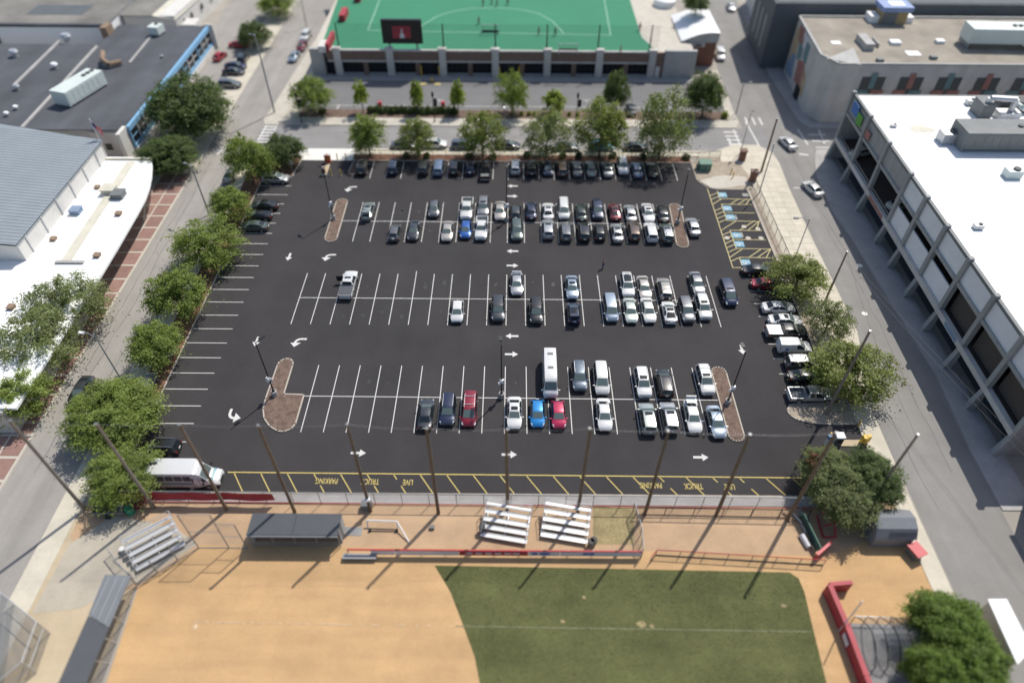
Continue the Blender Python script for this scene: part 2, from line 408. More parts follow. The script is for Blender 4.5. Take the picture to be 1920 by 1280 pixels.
kerb([(32.85,111.6),(32.85,106.0),(34.3,103.8),(36,103.2)])
kerb([(36.2,103.25),(41.1,103.2)]); kerb([(41.2,103.0),(41.15,56)], w=.28)
kerb([(-44,41.55),(41,41.55)], w=.22, h=.14)
structure('west_planting_bed', MB().prism([(-47.4,43.4),(-44.5,43.4),(-44.5,104.5),(-40.6,105.0),(-39.5,106.8),(-39.0,112.6),(-44,114),(-47.4,113)], -.05, .11), 'mulch_red', 'mulched tree bed along the west edge of the car park')
structure('north_planting_bed', MB().box(-29.3,111.9,-.05,32.8,114.0,.11), 'mulch_red', 'mulched tree bed along the north edge of the car park')
structure('east_planting_bed', MB().prism([(41.3,56),(42.5,56),(43,60),(42.5,80),(42.5,103),(41.3,103)], -.05, .11), 'gravel_bed', 'gravel bed behind the east kerb')
structure('south_strip', MB().box(-44,40.3,-.05,36.5,41.5,.10), 'concrete_grey', 'concrete strip between the car park and the fence')
strip = MB().sheet([(-.5,-.5),(.5,-.5),(.5,.5),(-.5,.5)], 0).mesh('stall_line', 'paint_white')
strip_y = MB().sheet([(-.5,-.5),(.5,-.5),(.5,.5),(-.5,.5)], 0).mesh('hatch_line', 'paint_yellow')
strip_p = MB().sheet([(-.5,-.5),(.5,-.5),(.5,.5),(-.5,.5)], 0).mesh('bay_line', 'paint_yellow_pale')
def line(a, b, w=.105, z=.018, me=strip, name='stall_line'):
    dx, dy = b[0]-a[0], b[1]-a[1]
    o = link(name, me, lot, ((a[0]+b[0])/2, (a[1]+b[1])/2, z))
    o.rotation_euler = (0, 0, math.atan2(dy, dx)); o.scale = (math.hypot(dx, dy), w, 1)
LX = lambda j: -14.5 + 2.743*j
for j in range(-4, 15): line((LX(j), 50.08), (LX(j), 61.05))
for j in range(-6, 17): line((LX(j), 68.8), (LX(j), 79.8 if j != 0 else 80.45))
for j in range(-4, 15): line((LX(j), 87.66), (LX(j), 98.63))
line((-28.45, 93.2), (-28.3, 98.9))
for j in range(-4, 17): line((LX(j), 106.0), (LX(j), 111.65))
line((-26.2, 55.75), (26.3, 55.55), z=.022); line((-31, 74.3), (28.8, 74.25), z=.022); line((-28.4, 93.2), (26.5, 93.0), z=.022)
for n in range(21): line((-44.3, 103.39 - 2.743*n), (-38.8, 103.39 - 2.743*n))
for n in range(9): line((35.2, 79.2 - 2.73*n), (41.0, 79.2 - 2.73*n))
def streak(parent, pts, w, z, m, name):
    b = MB()
    for a, c in zip(pts, pts[1:]):
        a, c = Vector(a), Vector(c); d = (c-a).normalized(); n = Vector((-d.y, d.x))*w/2*rnd.uniform(.6,1.2)
        b.add([(a.x-n.x,a.y-n.y,z),(c.x-n.x,c.y-n.y,z),(c.x+n.x,c.y+n.y,z),(a.x+n.x,a.y+n.y,z)], [(0,1,2,3)])
    o = b.make(name, m); o['kind'] = 'structure'; return o
for x0, y0, y1 in ((47.6,40,100),(51.2,45,108),(-54.8,44,112),(-52.0,50,112),(-56,60,100)):
    pts = []; x = x0; y = y0
    while y < y1: pts.append((x, y)); x += rnd.uniform(-.18,.18); y += rnd.uniform(1.2,2.2)
    streak(None, pts, .10, .017, 'crack_seal', 'sealed_crack')
for k in range(9):
    y = rnd.uniform(45, 105); xx = rnd.choice((47, 50, 52.5, -56, -53.5)); pts = [(xx + .5*t + rnd.uniform(-.1,.1), y + .4*math.sin(t*2)) for t in [i*.35 for i in range(7)]]
    streak(None, pts, .08, .0175, 'crack_seal', 'sealed_crack')
for k in range(46):
    j = rnd.randint(-4, 13); yb = rnd.choice((52.2, 58.6, 71.0, 77.6, 90, 96.4, 109)); p = (LX(j) + 1.37 + rnd.uniform(-.3,.3), yb + rnd.uniform(-.8,.8)); r0 = rnd.uniform(.12,.38)
    o = MB().sheet([(p[0]+r0*math.cos(q*.63)*rnd.uniform(.6,1.2), p[1]+1.5*r0*math.sin(q*.63)*rnd.uniform(.6,1.2)) for q in range(10)], .0165).make('oil_stain', 'oil_stain', lot)
# yellow truck lane
line((-32.6, 44.32), (33.6, 44.1), w=.13, me=strip_y, name='lane_line')
for n in range(22):
    x = -31.8 + 3.06*n; y = 44.25 - n*.009
    a, b = (x, y-.08), (x+1.65, 41.72)
    if n in (3, 5, 6, 16, 18, 19):
        l = lambda t: (a[0]+(b[0]-a[0])*t, a[1]+(b[1]-a[1])*t)
        line(l(0), l(.26), me=strip_y, name='hatch_line', w=.11); line(l(.62), l(1), me=strip_y, name='hatch_line', w=.11)
    else: line(a, b, me=strip_y, name='hatch_line', w=.11)
def word(txt, x, y, size, m, rz=math.pi, sx=1.0):
    c = bpy.data.curves.new('painted_word', 'FONT'); c.body = txt; c.size = size; c.align_x = 'CENTER'; c.align_y = 'CENTER'; c.offset = .006
    c.materials.append(MATS[m])
    o = link('painted_word', c, lot, (x, y, .03)); o.rotation_euler = (0, 0, rz); o.scale = (sx, 1, 1); o['label'] = 'painted word ' + txt
    return o
for t, x, y in (('PARKING', -20.98, 43.25), ('TRUCK', -16.05, 43.2), ('LIVE', -11.7, 43.15), ('PARKING', 15.98, 42.98), ('TRUCK', 20.83, 42.9), ('LIVE', 24.95, 42.85)):
    word(t, x, y, 1.05, 'paint_yellow', sx=.58 if t == 'PARKING' else .62)
# arrows
ar = MB().sheet([(-.9,-.17),(.15,-.17),(.15,-.52),(.9,0),(.15,.52),(.15,.17),(-.9,.17)], 0).mesh('painted_arrow', 'paint_white')
cb = MB()
ctr = (.45, -.15); ro, ri = .98, .62
oc = [(ctr[0] - ro*math.sin(t)*.95, ctr[1] + ro*math.cos(t)*.9) for t in [math.pi/2*k/8 for k in range(9)]]
ic = [(ctr[0] - ri*math.sin(t)*.95, ctr[1] + ri*math.cos(t)*.9) for t in [math.pi/2*k/8 for k in range(9)]]
for k in range(8): cb.add([(*oc[k],0),(*oc[k+1],0),(*ic[k+1],0),(*ic[k],0)], [(0,1,2,3)])
cb.add([(*oc[0],0),(*ic[0],0),(1.15,ic[0][1],0),(1.15,oc[0][1],0)], [(0,1,2,3)])
cb.sheet([(-.95,-.15),(.5,-.15),(-.28,-.95)], 0)
car_ = cb.mesh('turn_arrow', 'paint_white')
def arrow(p, rz, me=ar, s=1.0, flip=1):
    o = link('painted_arrow' if me is ar else 'turn_arrow', me, lot, (p[0], p[1], .019)); o.rotation_euler = (0, 0, rz); o.scale = (s, s*flip, 1)
for p in ((-0.02, 103.87), (0.06, 85.51), (0.06, 66.72)): arrow(p, math.pi)
for p in ((-0.00, 100.73), (0.07, 81.96), (0.01, 63.28), (-17.99, 47.10), (-0.16, 47.03), (22.42, 46.84)): arrow(p, 0)
for p in ((-36.08, 112.78), (-34.66, 83.70), (-34.85, 65.34), (31.31, 64.49)): arrow(p, -math.pi/2 - .05)
for p in ((-28.44, 102.66), (-28.62, 83.71), (-29.23, 65.29)): arrow(p, 0, car_)
arrow((-34.27, 52.45), math.pi/2, car_, 1.0)
# accessible bays
OX0, OX1 = (34.21, 103.65), (33.90, 81.83)
HB = 42.0
def L4(a, b): line(a, b, w=.115, me=strip_p, name='bay_line', z=.02)
def Q(u, v): return (u, v)
q1a, q1b, q1c = (35.83, 102.84), (35.71, 100.46), (40.99, 100.21)
q2a, q2b, q2c = (35.68, 98.79), (35.63, 94.06), (40.91, 98.74)
q2m, q2n, q2d = (35.62, 96.34), (40.77, 96.28), (40.84, 93.83)
q3a, q3b, q3c = (35.54, 91.37), (35.50, 86.60), (40.80, 91.36)
q3m, q3n, q3d = (35.56, 88.95), (40.77, 88.87), (40.85, 86.53)
q4a, q4b, q4c = (35.47, 84.39), (35.44, 81.91), (40.86, 84.29)
L4(OX0, OX1); L4(OX1, (36.14, 81.92)); L4(q1a, q1b); L4(q1b, q1c); L4(q2a, q2b); L4(q2a, q2c); L4(q2m, q2n); L4(q2b, q2d)
L4(q3a, q3b); L4(q3a, q3c); L4(q3m, q3n); L4(q3b, q3d); L4(q4a, q4b); L4(q4a, q4c)
def hatch(a, b, c, d, n, t0=.12):
    for k in range(n):
        t = (k + .5)/n
        L4((a[0]+(b[0]-a[0])*t, a[1]+(b[1]-a[1])*t), (c[0]+(d[0]-c[0])*t, c[1]+(d[1]-c[1])*t))
xo = lambda y: OX0[0] + (OX1[0]-OX0[0])*(y-OX0[1])/(OX1[1]-OX0[1])
yy = 102.4
while yy > 82.6:
    x0 = xo(yy); xi = x0 + 1.75; y2 = yy + 1.0
    inb = any(b[1]-.1 < y2 < a[1]+.1 for a, b in ((q1a, q1b), (q2a, q2b), (q3a, q3b), (q4a, q4b)))
    if inb: L4((x0, yy), (xi-.15, y2))
    yy -= 1.12
for (ya, yb) in ((q2a[1], q1b[1]), (q3a[1], q2b[1]), (q4a[1], q3b[1])):
    for k in range(4):
        x0 = xo(ya) + (1.7 if k else .1) + 1.35*k
        if x0 < 40.0: L4((x0, ya), (min(x0 + (yb-ya)*1.15, 41.0), yb))
isa = MB()
for k in range(12):
    t0, t1 = math.pi*2*k/16 + 2.4, math.pi*2*(k+1)/16 + 2.4
    isa.add([(math.cos(t0)*.33-.05, math.sin(t0)*.33-.12, 0), (math.cos(t1)*.33-.05, math.sin(t1)*.33-.12, 0), (math.cos(t1)*.22-.05, math.sin(t1)*.22-.12, 0), (math.cos(t0)*.22-.05, math.sin(t0)*.22-.12, 0)], [(0,1,2,3)])
isa.sheet([(-.14,-.02),(-.02,-.02),(-.02,.38),(-.14,.38)], 0).sheet([(-.02,.12),(.18,.12),(.18,.2),(-.02,.2)], .001).sheet([(-.02,-.02),(.24,-.02),(.34,-.3),(.42,-.27),(.30,.07),(-.02,.07)], .0005)
isa.sheet([(-.08+.11*math.cos(k*math.pi/4), .52+.11*math.sin(k*math.pi/4)) for k in range(8)], 0)
isam = isa.mesh('wheelchair_symbol', 'paint_white')
sqm = MB().sheet([(-.72,-.72),(.72,-.72),(.72,.72),(-.72,.72)], 0).mesh('blue_square', 'paint_blue')
for p in ((36.46, 101.61), (36.44, 97.59), (36.38, 95.08), (36.33, 90.09), (36.28, 87.78), (36.18, 83.15)):
    o = link('blue_square', sqm, lot, (p[0], p[1], .017))
    o = link('wheelchair_symbol', isam, lot, (p[0], p[1], .022)); o.rotation_euler = (0, 0, -math.pi/2); o.scale = (1.1, 1.1, 1)
for p in ((37.28, 95.00), (37.17, 90.17)): word('VAN', p[0], p[1], .62, 'paint_white', rz=-math.pi/2)
# kerbed islands
def island(pts, label, fill='mulch'):
    o = structure('traffic_island', MB().prism(pts, 0.0, .10), fill, label)
    kerb(pts, True, parent=o, w=.17)
    return o
def capsule(x0, y0, x1, y1, r):
    a, b = Vector((x0, y0)), Vector((x1, y1)); d = (b-a).normalized(); n = Vector((-d.y, d.x)); out = []
    for k in range(9):
        t = math.pi*k/8; out.append(b + n*r*math.cos(t) + d*r*math.sin(t))
    for k in range(9):
        t = math.pi*k/8; out.append(a - n*r*math.cos(t) - d*r*math.sin(t))
    return [(p.x, p.y) for p in out]
island(capsule(-29.05, 88.5, -29.1, 98.5, .95), 'long mulch island with lamp post at west end of far double row')
island(capsule(27.15, 87.6, 27.6, 97.8, .95), 'long mulch island with lamp post at east end of far double row')
island(capsule(27.3, 50.1, 27.3, 60.2, .95), 'long mulch island at east end of near double row')
island([(-30.9,61.0),(-30.75,61.6),(-30.2,62.1),(-29.5,62.1),(-29.0,61.6),(-28.9,61),(-28.9,56.0),(-26.3,55.9),(-26.35,51.3),(-26.7,50.5),(-27.5,50.1),(-28.3,50.2),(-29.4,50.9),(-30.4,52.1),(-30.9,53.6),(-31.0,55.2)], 'L shaped mulch island with lamp post in near double row')
island(capsule(-28.8, 107.9, -28.5, 111.0, .78), 'small shaded mulch island at the entrance')
island([(34.55,54.0),(34.7,53.2),(35.4,52.5),(37,52.0),(39.5,51.8),(42.6,51.9),(42.6,54.6),(41.2,55.2),(35.2,54.9)], 'half round gravel island by the exit barrier', 'gravel_bed')
# manhole and drain covers
for p in ((41.0-.5, 101.6),):
    t = tag(MB().box(p[0]-.55,p[1]-.4,.02,p[0]+.45,p[1]+.4,.05).make('drain_grate', 'concrete_grey'), 'pale drain grate in corner of accessible bays', 'drain grate')
for p, lab in (((38.08, 92.42), 'pale manhole patch in the bay hatching above third blue square'), ((40.22, 91.86), 'pale manhole patch at kerb end of yellow hatching'), ((34.62, 89.36), 'pale manhole patch left of blue square in outer hatching'), ((38.05, 89.33), 'pale manhole patch in middle of accessible bay'), ((40.12, 89.36), 'pale manhole patch by kerb in accessible bay'), ((53.67, 82.57), 'white round manhole cover at edge of garage shadow'), ((50.57, 71.76), 'white round manhole cover in sunlit east street')):
    tag(MB().cyl((p[0],p[1],.008),(p[0],p[1],.022),.42,.42,14).make('manhole_cover', 'concrete' if 'patch' in lab else 'concrete_white'), lab, 'manhole cover')
# ------------------------------------------------------------------ buildings
def rbox(root, name, m, *a, sm=None): return MB().box(*a).make(name, m, root, sm)
# field house with turf on its roof
fh = thing('field_house', (-2, 170, 0), 'long field house with green turf pitch on roof and brick panelled front', 'building')
ZT = 5.3
rbox(fh, 'wall', 'wall_concrete', -43.6, 148.2, 0, 39.0, 215, ZT - .05)
MB().sheet([(-40.3,147.8), (31.0,147.8), (28.56, 155.69), (28.56, 178.37), (28.61, 189.59), (-46.97, 187.96), (-43.18, 176.89), (-41.87, 152.93)], ZT + .02).make('turf', 'turf', fh)
MB().sheet([(-43.6,147.65),(39,147.65),(39,215),(-43.6,215)], ZT).make('terrace', 'concrete', fh)
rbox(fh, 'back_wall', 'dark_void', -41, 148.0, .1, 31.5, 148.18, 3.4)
xs = [(-38.02, 146.65)[0], (-26.68, 146.84)[0], (-15.32, 146.90)[0], (-3.95, 146.96)[0], (7.31, 147.02)[0], (18.58, 147.08)[0], (29.96, 147.01)[0]]
for i, x in enumerate(xs):
    MB().box(x-.75, 146.75, 0, x+.75, 147.6, 5.9).box(x-.9, 146.6, 5.9, x+.9, 147.75, 6.1).make('pilaster', 'wall_pale', fh)
rbox(fh, 'end_wall', 'wall_grey', -43.85, 147.0, 0, xs[0]-3.0, 148.2, 5.75)
pp = [xs[0]-3.0] + xs
for a, b in zip(pp, pp[1:]):
    rbox(fh, 'brick_panel', 'brick_brown', a+.76, 147.1, 3.35, b-.76, 147.5, 5.35)
    rbox(fh, 'coping', 'wall_pale', a+.76, 147.02, 5.35, b-.76, 147.6, 5.62)
    rbox(fh, 'lintel', 'wall_pale', a+.76, 147.04, 3.0, b-.76, 147.55, 3.35)
    if b - a > 5:
        c = (a+b)/2 + .2; rbox(fh, 'brick_pier', 'brick_brown', c-.5, 147.1, 0, c+.5, 147.6, 3.0)
        for u, v in ((a+.76, c-.5), (c+.5, b-.76)):
            drive = (a == xs[1] and u > c-1) or (a == xs[3] and u < c-1)
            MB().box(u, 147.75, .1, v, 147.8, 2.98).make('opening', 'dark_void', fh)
            if not drive:
                rbox(fh, 'low_wall', 'wall_concrete', u, 147.2, 0, v, 147.5, .55)
                g = MB()
                for k in range(1, 4): g.box(u+(v-u)*k/4-.04, 147.3, .55, u+(v-u)*k/4+.04, 147.36, 3.0)
                g.box(u, 147.28, 1.6, v, 147.34, 1.68).make('grille_bars', 'black_metal', fh)
            else:
                for e in (u+.15, v-.15): MB().cyl((e, 146.9, 0), (e, 146.9, 2.3), .16).make('yellow_guard', 'safety_yellow', fh)
    else:
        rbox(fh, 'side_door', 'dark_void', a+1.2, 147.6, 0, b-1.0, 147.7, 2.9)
rbox(fh, 'brick_panel', 'brick_brown', xs[-1]+.76, 147.1, 0, xs[-1]+2.6, 147.6, 5.4)
rbox(fh, 'door', 'wall_white', xs[-1]+1.0, 147.0, 0, xs[-1]+1.9, 147.08, 2.4)
rbox(fh, 'end_wall', 'wall_grey', xs[-1]+2.6, 146.9, 0, 39.4, 147.8, 5.9)
rbox(fh, 'stair_wall', 'wall_white', *(-41.58, 146.24), 5.3, *(-40.10, 149.84), 6.6)
rbox(fh, 'stair_wall', 'red_vinyl', *(-39.41, 146.82), 5.3, *(-40.16, 153.83), 6.9)
for (y0, y1) in ((62, 50), (22, 5)):
    a = (-42.01, 157.34); rbox(fh, 'wall_pad', 'red_vinyl', -40.2 + (62-y0)*.04, 163 + (62-y0)*.3, 5.3, -38.9 + (62-y0)*.04, 168 + (62-y0)*.3, 6.8)
def tline(a, b, w=.16): 
    a, b = Vector(a), Vector(b); d = (b-a).normalized(); n = Vector((-d.y, d.x))*w/2
    MB().sheet([tuple(a-n), tuple(b-n), tuple(b+n), tuple(a+n)], ZT+.03).make('pitch_line', 'turf_line', fh)
tline((-32.92, 158.26), (21.86, 156.60)); tline((-32.94, 158.41), (-32.89, 177.10)); tline((21.72, 156.45), (22.24, 178.24))
arc = [(-21.72, 157.12), (-20.63, 162.02), (-17.95, 166.86), (-14.16, 170.23), (-9.41, 172.02), (-4.31, 172.46), (1.46, 171.56), (5.87, 168.97), (8.87, 164.49), (10.52, 159.84), (11.24, 157.14)]
for a, b in zip(arc, arc[1:]): tline(a, b)
# scoreboard
sb = thing('scoreboard', (-23.6, 147.5, 0), 'large black scoreboard with red picture on its screen above field house wall', 'scoreboard')
SX0, SX1 = -27.9, -19.4
rbox(sb, 'cabinet', 'screen_black', SX0, 147.7, 6.7, SX1, 148.5, 11.6)
rbox(sb, 'screen', 'screen_black', SX0+.25, 147.6, 6.95, SX1-.25, 147.68, 11.4)
rbox(sb, 'picture', 'red_vinyl', SX0+2.3, 147.56, 7.9, SX1-2.4, 147.59, 10.4)
pb = MB()
for poly in ([(-.5,0),(.5,0),(.4,.8),(.1,1.0),(.15,1.9),(-.1,1.9),(-.25,1.0),(-.45,.7)],): 
    pb.add([(SX0+4.3+x, 147.54, 7.95+z) for x, z in poly], [tuple(range(len(poly)))])
pb.make('emblem', 'banner_white', sb)
eb = MB()
for poly in ([(-1.5,1.2),(-1.2,1.2),(-1.2,2.1),(-1.5,2.1)], [(-1.2,1.9),(-.9,1.4),(-.7,1.5),(-1.1,2.1)], [(.7,1.3),(1.0,1.3),(1.3,2.2),(.9,2.2)], [(1.3,1.3),(1.5,1.3),(1.5,2.2),(1.3,2.2)]):
    eb.add([(SX0+4.25+x, 147.545, 7.9+z) for x, z in poly], [tuple(range(len(poly)))])
eb.make('lettering', 'cloth_maroon', sb)
for x in (SX0+1.3, SX1-1.3): MB().cyl((x, 148.1, 5.3), (x, 148.1, 6.7), .22).make('post', 'steel_grey', sb)
# field netting along the front of the pitch
fn = thing('field_netting', (0, 148, 5.3), 'tall dark ball netting on posts along front edge of green pitch', 'netting')
for x in [(-37.52, 147.13)[0], (-15.02, 147.53)[0], (-3.90, 147.46)[0], (7.10, 147.38)[0], (18.10, 147.31)[0], (29.16, 146.96)[0]]:
    MB().cyl((x, 147.9, 5.3), (x, 147.9, 10.9), .16, .12).make('net_post', 'black_metal', fn)
MB().quad((-37.5,147.9,5.6),(SX0,147.9,5.6),(SX0,147.9,10.8),(-37.5,147.9,10.8)).quad((SX1,147.9,5.6),(31,147.9,5.6),(31,147.9,10.8),(SX1,147.9,10.8)).make('net', 'field_net', fn)
def goal(px, py, w, label, dep=1.2, dark=True):
    x, y = px, py
    g = thing('field_goal', (x, y, ZT), label, 'goal', 'hockey goals on the green pitch')
    MB().tube([(x-w/2,y,ZT),(x-w/2,y,ZT+2.1),(x+w/2,y,ZT+2.1),(x+w/2,y,ZT)], .07).make('goal_frame', 'white_pipe', g)
    MB().box(x-w/2, y+dep-.1, ZT, x+w/2, y+dep, ZT+.5).box(x-w/2, y, ZT, x-w/2+.06, y+dep, ZT+.5).box(x+w/2-.06, y, ZT, x+w/2, y+dep, ZT+.5).make('back_board', 'black_metal', g)
    MB().quad((x-w/2,y,ZT+2.1),(x+w/2,y,ZT+2.1),(x+w/2,y+dep,ZT+.5),(x-w/2,y+dep,ZT+.5)).make('net', 'field_net', g)
goal(*(-5.29, 156.54), 3.8, 'dark backed goal on pitch line behind middle net posts'); goal(*(11.65, 146.65), 4.0, 'pale netted goal standing close to pitch front edge', 1.4)
# small brick hut with white curved roof
ht = thing('brick_hut', (41, 158, 0), 'brick corner building with white curved roof beside the field house', 'building')
HX0, HX1, HY0, HY1 = 37.2, 44.9, 153.2, 167
rbox(ht, 'wall', 'brick_red', HX0, HY0, 0, HX1, HY1, 5.2)
n = 10; pr = [(HX0 - .3 + (HX1-HX0+.6)*k/n, 5.6 + 1.9*math.sin(math.pi*.62*k/n)) for k in range(n+1)]
b = MB()
for (xa, za), (xb, zb) in zip(pr, pr[1:]): b.quad((xa,HY0-.4,za),(xb,HY0-.4,zb),(xb,HY1+.3,zb),(xa,HY1+.3,za))
b.make('curved_roof', 'roof_white', ht, 60)
b = MB(); b.add([(HX0-.2,HY0-.1,5.2)] + [(x,HY0-.1,z-.05) for x, z in pr] + [(HX1+.2,HY0-.1,5.2)], [tuple(range(len(pr)+2))]); b.make('gable', 'wall_grey', ht)
b = MB(); b.add([(HX1+.05,HY0-.1,5.2),(HX1+.05,HY1,5.2),(HX1+.05,HY1,pr[-1][1]-.1),(HX1+.05,HY0-.1,pr[-1][1]-.1)], [(0,1,2,3)]); b.make('side_fascia', 'wall_grey', ht)
rbox(ht, 'sill_band', 'wall_pale', 39.2, HY0-.18, 4.3, 42.3, HY0-.02, 5.15); rbox(ht, 'window', 'glass_dark', 40.2, HY0-.24, 4.5, 41.6, HY0-.19, 4.95)
silo = thing('white_tank', (36.0, 172, 0), 'white round topped tank behind the brick corner building', 'tank')
MB().cyl((36.5,175,0),(36.5,175,6.5),2.6,2.6,20).make('shell', 'roof_white', silo, 50)
b = MB()
for k in range(4): b.cyl((36.5,175,6.5+k*.3),(36.5,175,6.8+k*.3),2.6*math.cos(k*.38),2.6*math.cos((k+1)*.38),20)
b.make('dome', 'roof_white', silo, 60)
# blue framed building on the west side
bb = thing('store_building', (-90, 136, 0), 'long low building with dark flat roof and blue framed shop front', 'building')
rbox(bb, 'wall', 'wall_grey', -125, 113.2, 0, -70.3, 149.9, 5.0); rbox(bb, 'wall', 'wall_grey', -90.2, 149.9, 0, -70.3, 160.5, 5.0)
MB().prism([(-125.1,113.1),(-70.4,113.1),(-70.4,160.6),(-90.3,160.6),(-90.3,150),(-125.1,150)], 5.0, 5.15).make('roof', 'roof_dark', bb)
rbox(bb, 'corner_fin', 'wall_white', -70.9, 111.3, 0, -70.2, 114.4, 5.2)
rbox(bb, 'end_fin', 'wall_white', -70.6, 160.6, 0, -68.9, 161.0, 5.4)
rbox(bb, 'corner_fin', 'wall_pale', -76.5, 112.9, 0, -71.0, 113.1, 4.7)
MB().box(-74.5,112.8,1.3,-73.3,112.88,2.5).make('window', 'glass_dark', bb)
rbox(bb, 'fascia', 'frame_blue', -70.3, 114.4, 4.2, -69.7, 160.5, 5.1)
rbox(bb, 'sill', 'frame_blue', -70.3, 114.4, .9, -69.75, 160.5, 1.5); rbox(bb, 'plinth', 'wall_white', -70.3, 114.4, 0, -69.6, 160.5, .9)
for k in range(15):
    y = 114.4 + k*3.07
    w = MB().box(-70.25, y+.2, 1.5, -70.05, y+3.0, 4.2).make('window', 'glass_dark', bb)
    MB().box(-70.04, y-.02, 1.5, -69.8, y+.18, 4.2).box(-70.04, y+.19, 2.75, -69.95, y+3.0, 2.83).make('frame', 'wall_white' if k % 3 else 'frame_blue', w)
for a, b_ in (((-88.52, 113.56), (-90.08, 148.74)), ((-98.43, 130.34), (-99.38, 151.38))):
    a, c = Vector(a), Vector(b_); d = c-a; MB().obox(((a.x+c.x)/2,(a.y+c.y)/2,5.25), (d.length,.55,.25), math.atan2(d.y,d.x)).make('roof_ridge', 'wall_grey', bb)
a, c = Vector((-79.96, 140.90)), Vector((-80.51, 154.62)); d = c-a
MB().obox(((a.x+c.x)/2,(a.y+c.y)/2,5.2), (d.length,.5,.12), math.atan2(d.y,d.x)).make('roof_seam', 'concrete_grey', bb)
def hvac(c, size, rz, label, z, m='hvac', fans=3, group=None, grille=True, stand=.35):
    t = thing('rooftop_unit', (c[0], c[1], z), label, 'air handler', group)
    t.rotation_euler = (0,0,rz); OFF[t] = (0,0,0)
    l, w, h = size
    MB().box(-l/2,-w/2,stand,l/2,w/2,stand+h).make('casing', m, t)
    f = MB()
    for x in (-l/2+.3, l/2-.3): f.box(x-.1,-w/2+.1,0,x+.1,w/2-.1,stand)
    f.make('stand', 'steel_grey', t)
    for k in range(fans): MB().cyl((l/2-.7-k*1.1, 0, stand+h),(l/2-.7-k*1.1,0,stand+h+.22),.42,.42,12).make('fan', 'hvac_grille', t)
    if grille:
        for k in range(int(l/1.3)): MB().box(-l/2+.3+k*1.3,-w/2-.03,stand+.3,-l/2+1.3+k*1.3,-w/2-.005,stand+h-.3).make('panel', m, t)
    return t
hc = (-83.30, 126.39); hvac(hc, (10.0, 3.6, 2.6), R(73), 'long pale green air handler with fans on dark shop roof', 5.15)
hc = (-79.46, 155.69); hvac(hc, (2.6, 2.4, 1.6), R(80), 'small pale air handler near far end of dark shop roof', 5.15, fans=1, grille=False)
for i, (p, s, lab) in enumerate((((-105.01, 143.48), 1.7, 'grey vent box nearest the west edge of dark roof'), ((-97.57, 151.29), 2.0, 'grey vent box at north end of roof ridge'), ((-94.01, 138.01), 1.3, 'white vent box alone between two roof ridges'), ((-96.91, 128.42), 1.2, 'grey vent box below the western roof ridge'), ((-93.04, 120.43), .9, 'upper one of two small white vents on dark roof'), ((-93.46, 117.95), .9, 'lower one of two small white vents on dark roof'), ((-74.10, 143.50), .6, 'small dark vent pipe east of the roof seam'))):
    t = thing('roof_vent', (p[0], p[1], 5.15), lab, 'roof vent', 'vents on the dark shop roof'); OFF[t] = (0,0,0)
    MB().cyl((0,0,0),(0,0,s*.6),s*.35,s*.35,10).make('stack', 'galvanised' if i != 6 else 'black_metal', t); MB().cyl((0,0,s*.6),(0,0,s*.85),s*.55,s*.4,10).make('cap', 'roof_white' if i in (2,4,5) else 'galvanised', t)
t = thing('wooden_duct', (*(-84.63, 140.71), 5.15), 'bent tan duct beside the long air handler on roof', 'duct'); OFF[t] = (0,0,0)
MB().tube([(-.8,1.5,1.6),(.3,-1.6,1.4),(1.8,-2.4,.8),(3.6,-.8,.7)], .5, 8).make('duct', 'copper_wood', t); MB().box(.2,-2.2,0,1.5,-1.2,.9).make('stand', 'steel_grey', t)
# old building behind
ob = thing('old_warehouse', (-110, 175, 0), 'old warehouse with patched grey roof behind the dark shop roof', 'building')
rbox(ob, 'wall', 'roof_white', -150, 156.5, 0, -91.5, 190, 6.2); rbox(ob, 'roof', 'roof_old', -150.2, 157.5, 6.2, -91.3, 190.2, 6.4)
rbox(ob, 'dark_patch', 'roof_slate', -112, 163, 6.4, -99, 169, 6.43); rbox(ob, 'parapet', 'roof_dark', -150.2, 156.4, 6.2, -91.3, 157.4, 6.75)
rbox(ob, 'window', 'glass_dark', -119, 156.3, 2.6, -116, 156.45, 4.2); rbox(ob, 'chimney', 'copper_wood', -91.4, 154.5, 0, -89.9, 157.5, 6.9)
wb = thing('white_gabled_shed', (-83, 176, 0), 'white walled building with small windows at top of photo', 'building')
MB().prism([(-91,165),(-79,165),(-76.5,195),(-91,195)], 0, 5.6).make('wall', 'wall_white', wb)
MB().prism([(-91.5,164.5),(-84,164.5),(-82,195.5),(-91.5,195.5)], 5.6, 5.8).make('roof', 'roof_old', wb)
MB().quad((-84,164.6,5.82),(-78.8,164.6,4.9),(-76.3,195.4,4.9),(-82,195.4,5.82)).make('roof', 'roof_cream', wb)
for y in (168, 172, 178, 184): rbox(wb, 'window', 'glass_dark', -78.75+(y-165)*.083, y, 2.4, -78.6+(y-165)*.083, y+1.0, 3.6)
rbox(wb, 'annex', 'wall_white', -77.3, 163.5, 0, -74.2, 167.5, 4.2)
